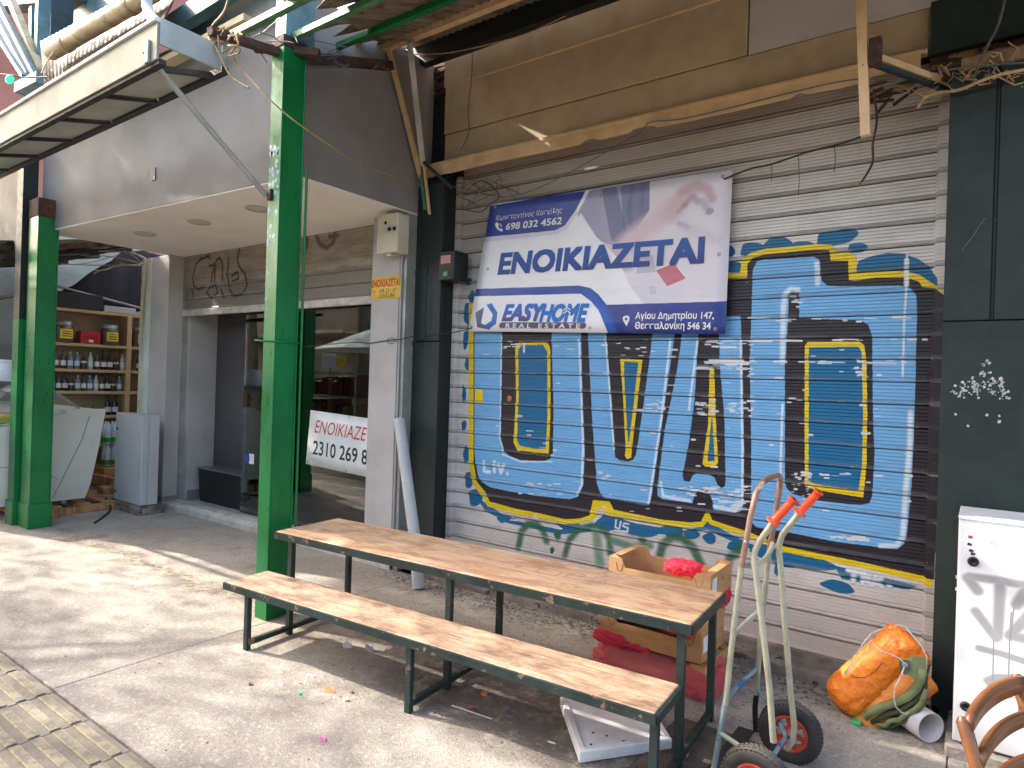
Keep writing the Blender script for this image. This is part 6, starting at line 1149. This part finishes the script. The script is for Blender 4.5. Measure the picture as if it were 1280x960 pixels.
g = MB(); rr = random.Random(44)
for i in range(7):
    x, y = 186 - i * 1.6, 322; p = [PXY(100 + rr.uniform(-30, 40), 325 + rr.uniform(-12, 20), 4.0), PXY(160 + rr.uniform(-10, 10), 318 + rr.uniform(-8, 14), 4.1), PXY(184 - i, 326 + rr.uniform(-6, 10), 4.2), PXY(182 - i * 1.2, 362 + rr.uniform(-10, 10), 4.22), PXY(178 - i, 420, 4.22), PXY(174 - i * .6, 515, 4.22)]
    q_ = []
    for a, b in zip(p, p[1:]): q_ += [Vector(a).lerp(Vector(b), k / 4) + Vector((0, 0, .02 * math.sin(k * PI / 4) * rr.uniform(-1, 1))) for k in range(4)]
    g.tube([v + Vector((i * .018 - .05, 0, 0)) for v in q_ + [Vector(p[-1])]], rr.choice((.005, .007, .009)), 6)
tag(g.build('cable_bundle', M('cream_cable', (206, 194, 166), (176, 164, 138), 20, .6, grime=.3)), 'bundle of cream cables running down beside the left grey pillar', 'cables')
tag(MB().bev(-9.42, -9.14, 4.255, 4.4, 0, 3.3, .004).build('pale_post', M('mint_white_paint', (206, 216, 206), (190, 200, 190), 3, .6, grime=.3)), 'pale mint post between the cable bundle and the grey pillar', 'post')
# ============================================================ FAR LEFT: NEIGHBOURING STALLS AND THE MARKET HALL STEEL
po = thing('painted_panel', 'yellowish panel with a dark grey tree painting at the far left', 'panel', (-11.5, 2.7, 2.6))
PC = Canvas('panel_print', -13.2, -10.0, 2.3, 4.2, 150)
PC.poly([PX(x, y, 2.75) for x, y in ((-80,200),(40,200),(40,330),(-80,330))], (214, 202, 130)); PC.poly([PX(x, y, 2.75) for x, y in ((-60,236),(18,228),(13,318),(-60,330))], (206, 216, 190))
for pts, w in (([(-12,330),(-6,280),(6,250),(14,234)], .10), ([(-6,290),(-14,262),(-10,246)], .06), ([(0,262),(2,245)], .05), ([(4,300),(6,264)], .05)): PC.stroke([PX(x, y, 2.75) for x, y in pts], w, (84, 82, 84), .9, .4)
t_ = NT('painted_panel_print'); pc, pa = PC.sample(t_); t_.fin(t_.mix(t_.math('MULTIPLY', t_.ramp(t_.noise(t_.pos, 3, 5), .5, .8), .3), pc, lin((150, 140, 90))), .6)
MB().box(-13.2, -9.1, 2.75, 2.78, 3.03, 4.05).build('board', t_.m, po)
fs_ = thing('far_stall', 'neighbouring market stall with grey wall and black bars at the far left', 'stall', (-13.5, 3.5, 0))
MB().box(-13.2, -13.1, 1.2, 6.1, 0, 4.2).build('side_wall', M('grey_block_wall', (180, 180, 172), (156, 156, 148), 2, .8, grime=.4), fs_)
MB().bev(-13.0, -12.85, 2.5, 2.68, 0, 3.4, .004).build('post', GREYC, fs_); MB().bev(-12.9, -12.6, 3.05, 3.45, 1.35, 2.3, .01).build('meter_cabinet', GREYP3, fs_)
for y, z in ((2.1, 2.75), (2.5, 2.95), (2.9, 3.05)): MB().bar((-13.1, y, z), (-8.95, y + .05, z + .05), .05, .045).build('bar', BLACKM, fs_)
MB().bar((-13.1, 2.2, 3.0), (-8.9, 2.3, 2.86), .09, .03).build('teal_bar', TEAL, fs_); MB().bar((-13.1, 2.9, 2.6), (-9.0, 2.9, 2.66), .04).build('bar', BLACKM, fs_)
cl = bpy.data.collections
for i in range(5): MB().bev(-13.08, -12.9, 2.0 + i * .2, 2.16 + i * .2, 1.9 + (i % 2) * .2, 2.1 + (i % 2) * .2, .01).build('hung_goods', flat('goods_%d' % i, [(60, 120, 70), (206, 196, 180), (120, 60, 50), (70, 70, 74), (190, 160, 120)][i], .6), fs_)
# market hall: pink building, teal steel, rain pipe
pk = thing('pink_building', 'dusty pink rendered building behind the steel hall at upper left', 'building', (-26, 10, 0))
MB().box(-34, -21, 5.5, 14, 0, 16).build('wall', PINKW, pk)
for z in (9.5, 13): MB().box(-20.995, -20.94, 8.0, 9.4, z, z + 1.8).build('window', DARKWALL, pk)
hall = thing('hall_frame', 'blue and teal steel columns and beams of the market hall above the awning', 'steel frame', (-9, 3.6, 4.2))
MB().bar((-11.262, 3.600, 7.479), (-11.252, 3.600, 5.900), .12, .16, up=(0, 1, 0)).build('column', TEAL, hall); MB().bar((-11.650, 3.900, 7.768), (-11.583, 3.900, 6.159), .42, .30, up=(0, 1, 0)).build('column', TEALD, hall)
MB().bar((-12.601, 3.900, 7.575), (-12.517, 3.900, 6.584), .10, .1, up=(0, 1, 0)).build('column', TEAL, hall)
for a, b, w, m_ in (((-12.937, 3.400, 7.817), (-10.781, 3.400, 5.785), .07, TEAL), ((-12.557, 3.500, 7.742), (-10.984, 3.500, 5.966), .10, PIPEC), ((-12.898, 3.300, 7.351), (-10.941, 3.300, 5.807), .06, TEAL), ((-12.935, 3.450, 7.461), (-11.250, 3.450, 5.968), .09, GREYC)):
    MB().bar(a, b, w, w, up=(0, 1, 0)).build('diagonal_brace', m_, hall)
MB().bar((-15.756, 4.200, 8.798), (-11.327, 4.200, 7.545), .3, .3).build('beam', TEALD, hall); MB().bar((-12.357, 4.300, 7.193), (-8.429, 4.300, 7.191), .2, .5).build('beam', TEAL, hall)
MB().bar((-11.048, 3.300, 5.655), (-10.237, 3.300, 5.610), .16, .14).build('gusset', TEAL, hall)
hr = thing('hall_roof', 'dark brown corrugated hall roof edge behind the awning', 'roof', (-7, 3.4, 4.8))
g = MB(); V = []; n = 150
for A_, B_ in ((Vector((-7.855, 2.550, 4.572)), Vector((-5.405, 2.550, 4.585))), (Vector((-10.391, 3.300, 6.143)), Vector((-6.464, 3.300, 5.845)))):
    for i in range(n + 1): V.append(A_.lerp(B_, i / n) + Vector((0, 0, .006 * math.sin(i * 2 * PI / 5))))
g.add(V, [(i, i + 1, n + 2 + i, n + 1 + i) for i in range(n)], True); o = g.build('sheet', M('brown_sheet', (92, 68, 58), (64, 48, 42), 3, .7, .1, .002, 20, grime=.6), hr); md = o.modifiers.new('t', 'SOLIDIFY'); md.thickness = .01
MB().bar((-9.0, 2.80, 4.46), (-4.6, 2.80, 4.46), .10, .05).build('gutter_board', BEIGE, hr)
pp_ = thing('rain_pipe', 'stained cream rain pipe running along above the awning', 'pipe', (-7, 2.5, 4.4))
A_, B_ = Vector((-7.871, 2.600, 5.007)), Vector((-5.843, 2.600, 4.930)); D_ = B_ - A_
MB().tube([A_, A_ + D_ * .18, A_ + D_ * 1.3], .072, 18).build('tube', PIPEC, pp_)
for s_ in (.17, .85): MB().tube([A_ + D_ * s_, A_ + D_ * (s_ + .04)], .080, 18).build('collar', PIPEC, pp_)
MB().tube([(-5.152, 2.300, 4.684), (-5.139, 2.300, 4.482), (-4.973, 2.250, 4.336), (-4.765, 2.200, 4.204)], .038, 14).build('white_elbow', PVC, pp_)
tb2 = thing('teal_beam', 'wide teal steel beam above the right end of the metal edged awning', 'beam', (-5, 3.0, 4.7))
MB().bar((-6.139, 2.900, 4.855), (-4.588, 2.900, 4.899), .10, .16).build('flange', TEAL, tb2); MB().bar((-6.045, 3.000, 4.785), (-4.221, 3.000, 4.764), .04, .34).build('web', TEALD, tb2)
cable('cable', [(-7.699, 2.100, 4.547), (-7.265, 2.100, 4.422), (-7.127, 2.150, 4.386), (-6.715, 2.200, 4.310)], .006, WIREB, 'black light string across the pink building')
cable('cable', [(-7.177, 2.300, 4.496), (-7.377, 2.400, 4.694), (-7.638, 2.550, 4.938)], .006, WIREC, 'thin tan wire under the end of the cream rain pipe')
lb_ = thing('light_bulb', 'green glowing bulb on the light string at upper left', 'light bulb', (-7.324, 2.100, 4.401)); o = MB().lathe([(.001, -.045), (.022, -.038), (.032, -.01), (.028, .02), (.014, .04)], (0, 0, 0), 14, cap=False).build('glass', flat('green_bulb', (40, 220, 110), .3, 0, .6), lb_, world=False); o.rotation_euler = (0, 1.1, 0)
MB().tube([(-.05, 0, .02), (-.02, 0, .01)], .014, 8).build('socket', INK, lb_, world=False)
# ============================================================ THE OTHER SIDE OF THE STREET (seen only in the glass) AND UNSEEN TREES ADDED TO DAPPLE THE SUN
ow = thing('opposite_building', 'pale building with shutters across the street, reflected in the shop glass', 'building', (-8, -7, 0))
MB().box(-40, 14, -9.5, -7, 0, 5.2).build('wall', M('opposite_wall', (140, 132, 116), (120, 112, 98), 1, .8, grime=.3), ow)
for i in range(9): MB().box(-38 + i * 5.6, -34 + i * 5.6, -7.0, -6.95, .1, 3.0).build('shutter', M('opp_shutter_%d' % i, (150, 150, 140), (84, 104, 70) if i in (3, 4, 5) else (120, 118, 110), 1.4, .6, grime=.5), ow)
for i in range(9): MB().box(-38 + i * 5.6, -34.4 + i * 5.6, -7.0, -5.4, 3.3, 3.42).build('awning', M('opp_awning_%d' % i, (226, 216, 196), (206, 196, 176), 1, .7), ow)
ra = thing('goods_rack', 'wheeled rack of packed goods across the street, reflected in the glass', 'rack', (-9.35, .9, 0))
for x in (-10.85, -9.35):
    for y in (.45, 1.05): MB().tube([(x, y, .1), (x, y, 2.0)], .018, 8).build('upright', SHED, ra); MB().lathe([(.05, -.02), (.05, .02)], (x, y, .06), 12, 'y').build('castor', INK, ra)
for z in (.12, .35, .95, 1.4, 1.85): MB().bar((-10.85, 1.05, z), (-9.35, 1.05, z), .03).build('rail', SHED, ra); MB().bar((-10.85, .45, z), (-9.35, .45, z), .03).build('rail', SHED, ra)
rr = random.Random(77)
for z in (.98, 1.43):
    for i in range(9): MB().bev(-10.81 + i * .155, -10.68 + i * .155, .5, 1.02, z, z + rr.uniform(.25, .38), .01).build('goods', flat('rack_goods_%d_%d' % (i, z * 100), rr.choice(((96, 60, 44), (120, 86, 50), (60, 74, 44), (150, 130, 96), (84, 40, 36))), .6), ra)
MB().bev(-10.3, -9.9, 1.06, 1.08, 1.95, 2.2, .003).build('price_sheet', WHITEP, ra); MB().bev(-9.87, -9.62, 1.06, 1.08, 1.98, 2.15, .003).build('price_card', YEL, ra)
ps = thing('street_parasol', 'white parasol across the street, reflected in the glass', 'parasol', (-10.0, -.4, 0))
n = 8; cz = 2.95; V = [(-10.0, -.4, cz)] + [(-10.0 + 1.9 * math.cos(2 * PI * k / n), -.4 + 1.3 * math.sin(2 * PI * k / n), 2.35) for k in range(n)]
o = MB().add(V, [(0, k + 1, (k + 1) % n + 1) for k in range(n)]).build('canopy', flat('parasol_cloth', (206, 216, 216), .8), ps); md = o.modifiers.new('t', 'SOLIDIFY'); md.thickness = .006; MB().tube([(-10.0, -.4, 0), (-10.0, -.4, 2.95)], .025, 8).build('pole', SHED, ps)

LEAF = M('leaf_green', (70, 96, 44), (50, 76, 36), 3, .6, 0, .001, 30); BARK = M('plane_bark', (120, 110, 94), (90, 82, 70), 5, .9, 0, .01, 12)
def tree(x, y, label, seed, cells):
    t = thing('added_shade_tree', label, 'tree', (x, y, 0), 0, 'unseen trees added to shade the lane'); rr = random.Random(seed)
    g = MB(); g.tube([(x, y, 0), (x + .1, y + .05, 2.2), (x, y + .1, 4.6), (x + .1, y, 6.4)], [.22, .17, .13, .05], 12)
    for k in range(9):
        a = rr.uniform(0, 6.28); L = rr.uniform(2, 4); z = rr.uniform(4, 5.8); g.tube([(x, y + .1, z), (x + math.cos(a) * L * .5, y + math.sin(a) * L * .35, z + 1.0), (x + math.cos(a) * L, y + math.sin(a) * L * .7, z + 1.6)], [.07, .045, .015], 7)
    g.build('trunk', BARK, t); V = []; F = []
    for (cx_, cy_, cz_, R_, n_) in cells:
        for _ in range(n_):
            d = Vector((rr.gauss(0, 1), rr.gauss(0, 1), rr.gauss(0, 1))).normalized() * R_ * rr.random() ** .4; c = Vector((cx_, cy_, cz_)) + Vector((d.x, d.y, d.z * .55))
            u = Vector((rr.gauss(0, 1), rr.gauss(0, 1), rr.gauss(0, .6))).normalized(); w = u.cross(Vector((rr.gauss(0, 1), rr.gauss(0, 1), rr.gauss(0, 1)))).normalized(); s_ = rr.uniform(.03, .055); b = len(V)
            V += [c - u * s_, c + w * s_ * .5, c + u * s_, c - w * s_ * .5]; F.append((b, b + 1, b + 2, b + 3))
    MB().add(V, F).build('crown', LEAF, t)
rr = random.Random(5); cells = [[], []]
def od(hx, hy):      # density of the added foliage, shaped so its shade falls on chosen places
    if hx > -2.0 and 3.12 < hy < 3.5: return 2.2
    if -9.5 < hx < -4.4 and 1.9 < hy < 4.2: return .28
    if -4.4 < hx < -1.6 and hy > 3.45: return 2.4
    if -3.9 < hx < -1.2 and 3.0 < hy <= 3.45: return 1.6
    if hx > -1.6 and hy > 3: return .4
    if -4.4 < hx < -.6 and 2.2 < hy <= 3.0: return .45
    return .85 + .35 * math.sin(hx * 1.7 + 1) * math.sin(hy * 2.3)
for k in range(95000):
    hx, hy = rr.uniform(-10.5, 1.2), rr.uniform(-2.5, 5.4)
    if rr.random() * 2.4 > od(hx, hy): continue
    z = rr.uniform(5.8, 8.4) if hy < 3.6 else rr.uniform(7.8, 9.4); kx = z / SUN.z; cx_, cy_ = hx + SUN.x * kx, hy + SUN.y * kx
    if (cy_ + .3) / (-cx_ - .3) > .26: continue
    cells[0 if cx_ > -14.5 else 1].append((cx_, cy_, z, .14, 2))
tree(-12.2, -1.6, 'leafy tree added out of view to shade the lane, nearer to the stalls', 1, cells[0]); tree(-17.2, -1.8, 'leafy tree added out of view to shade the lane, further down', 2, cells[1])
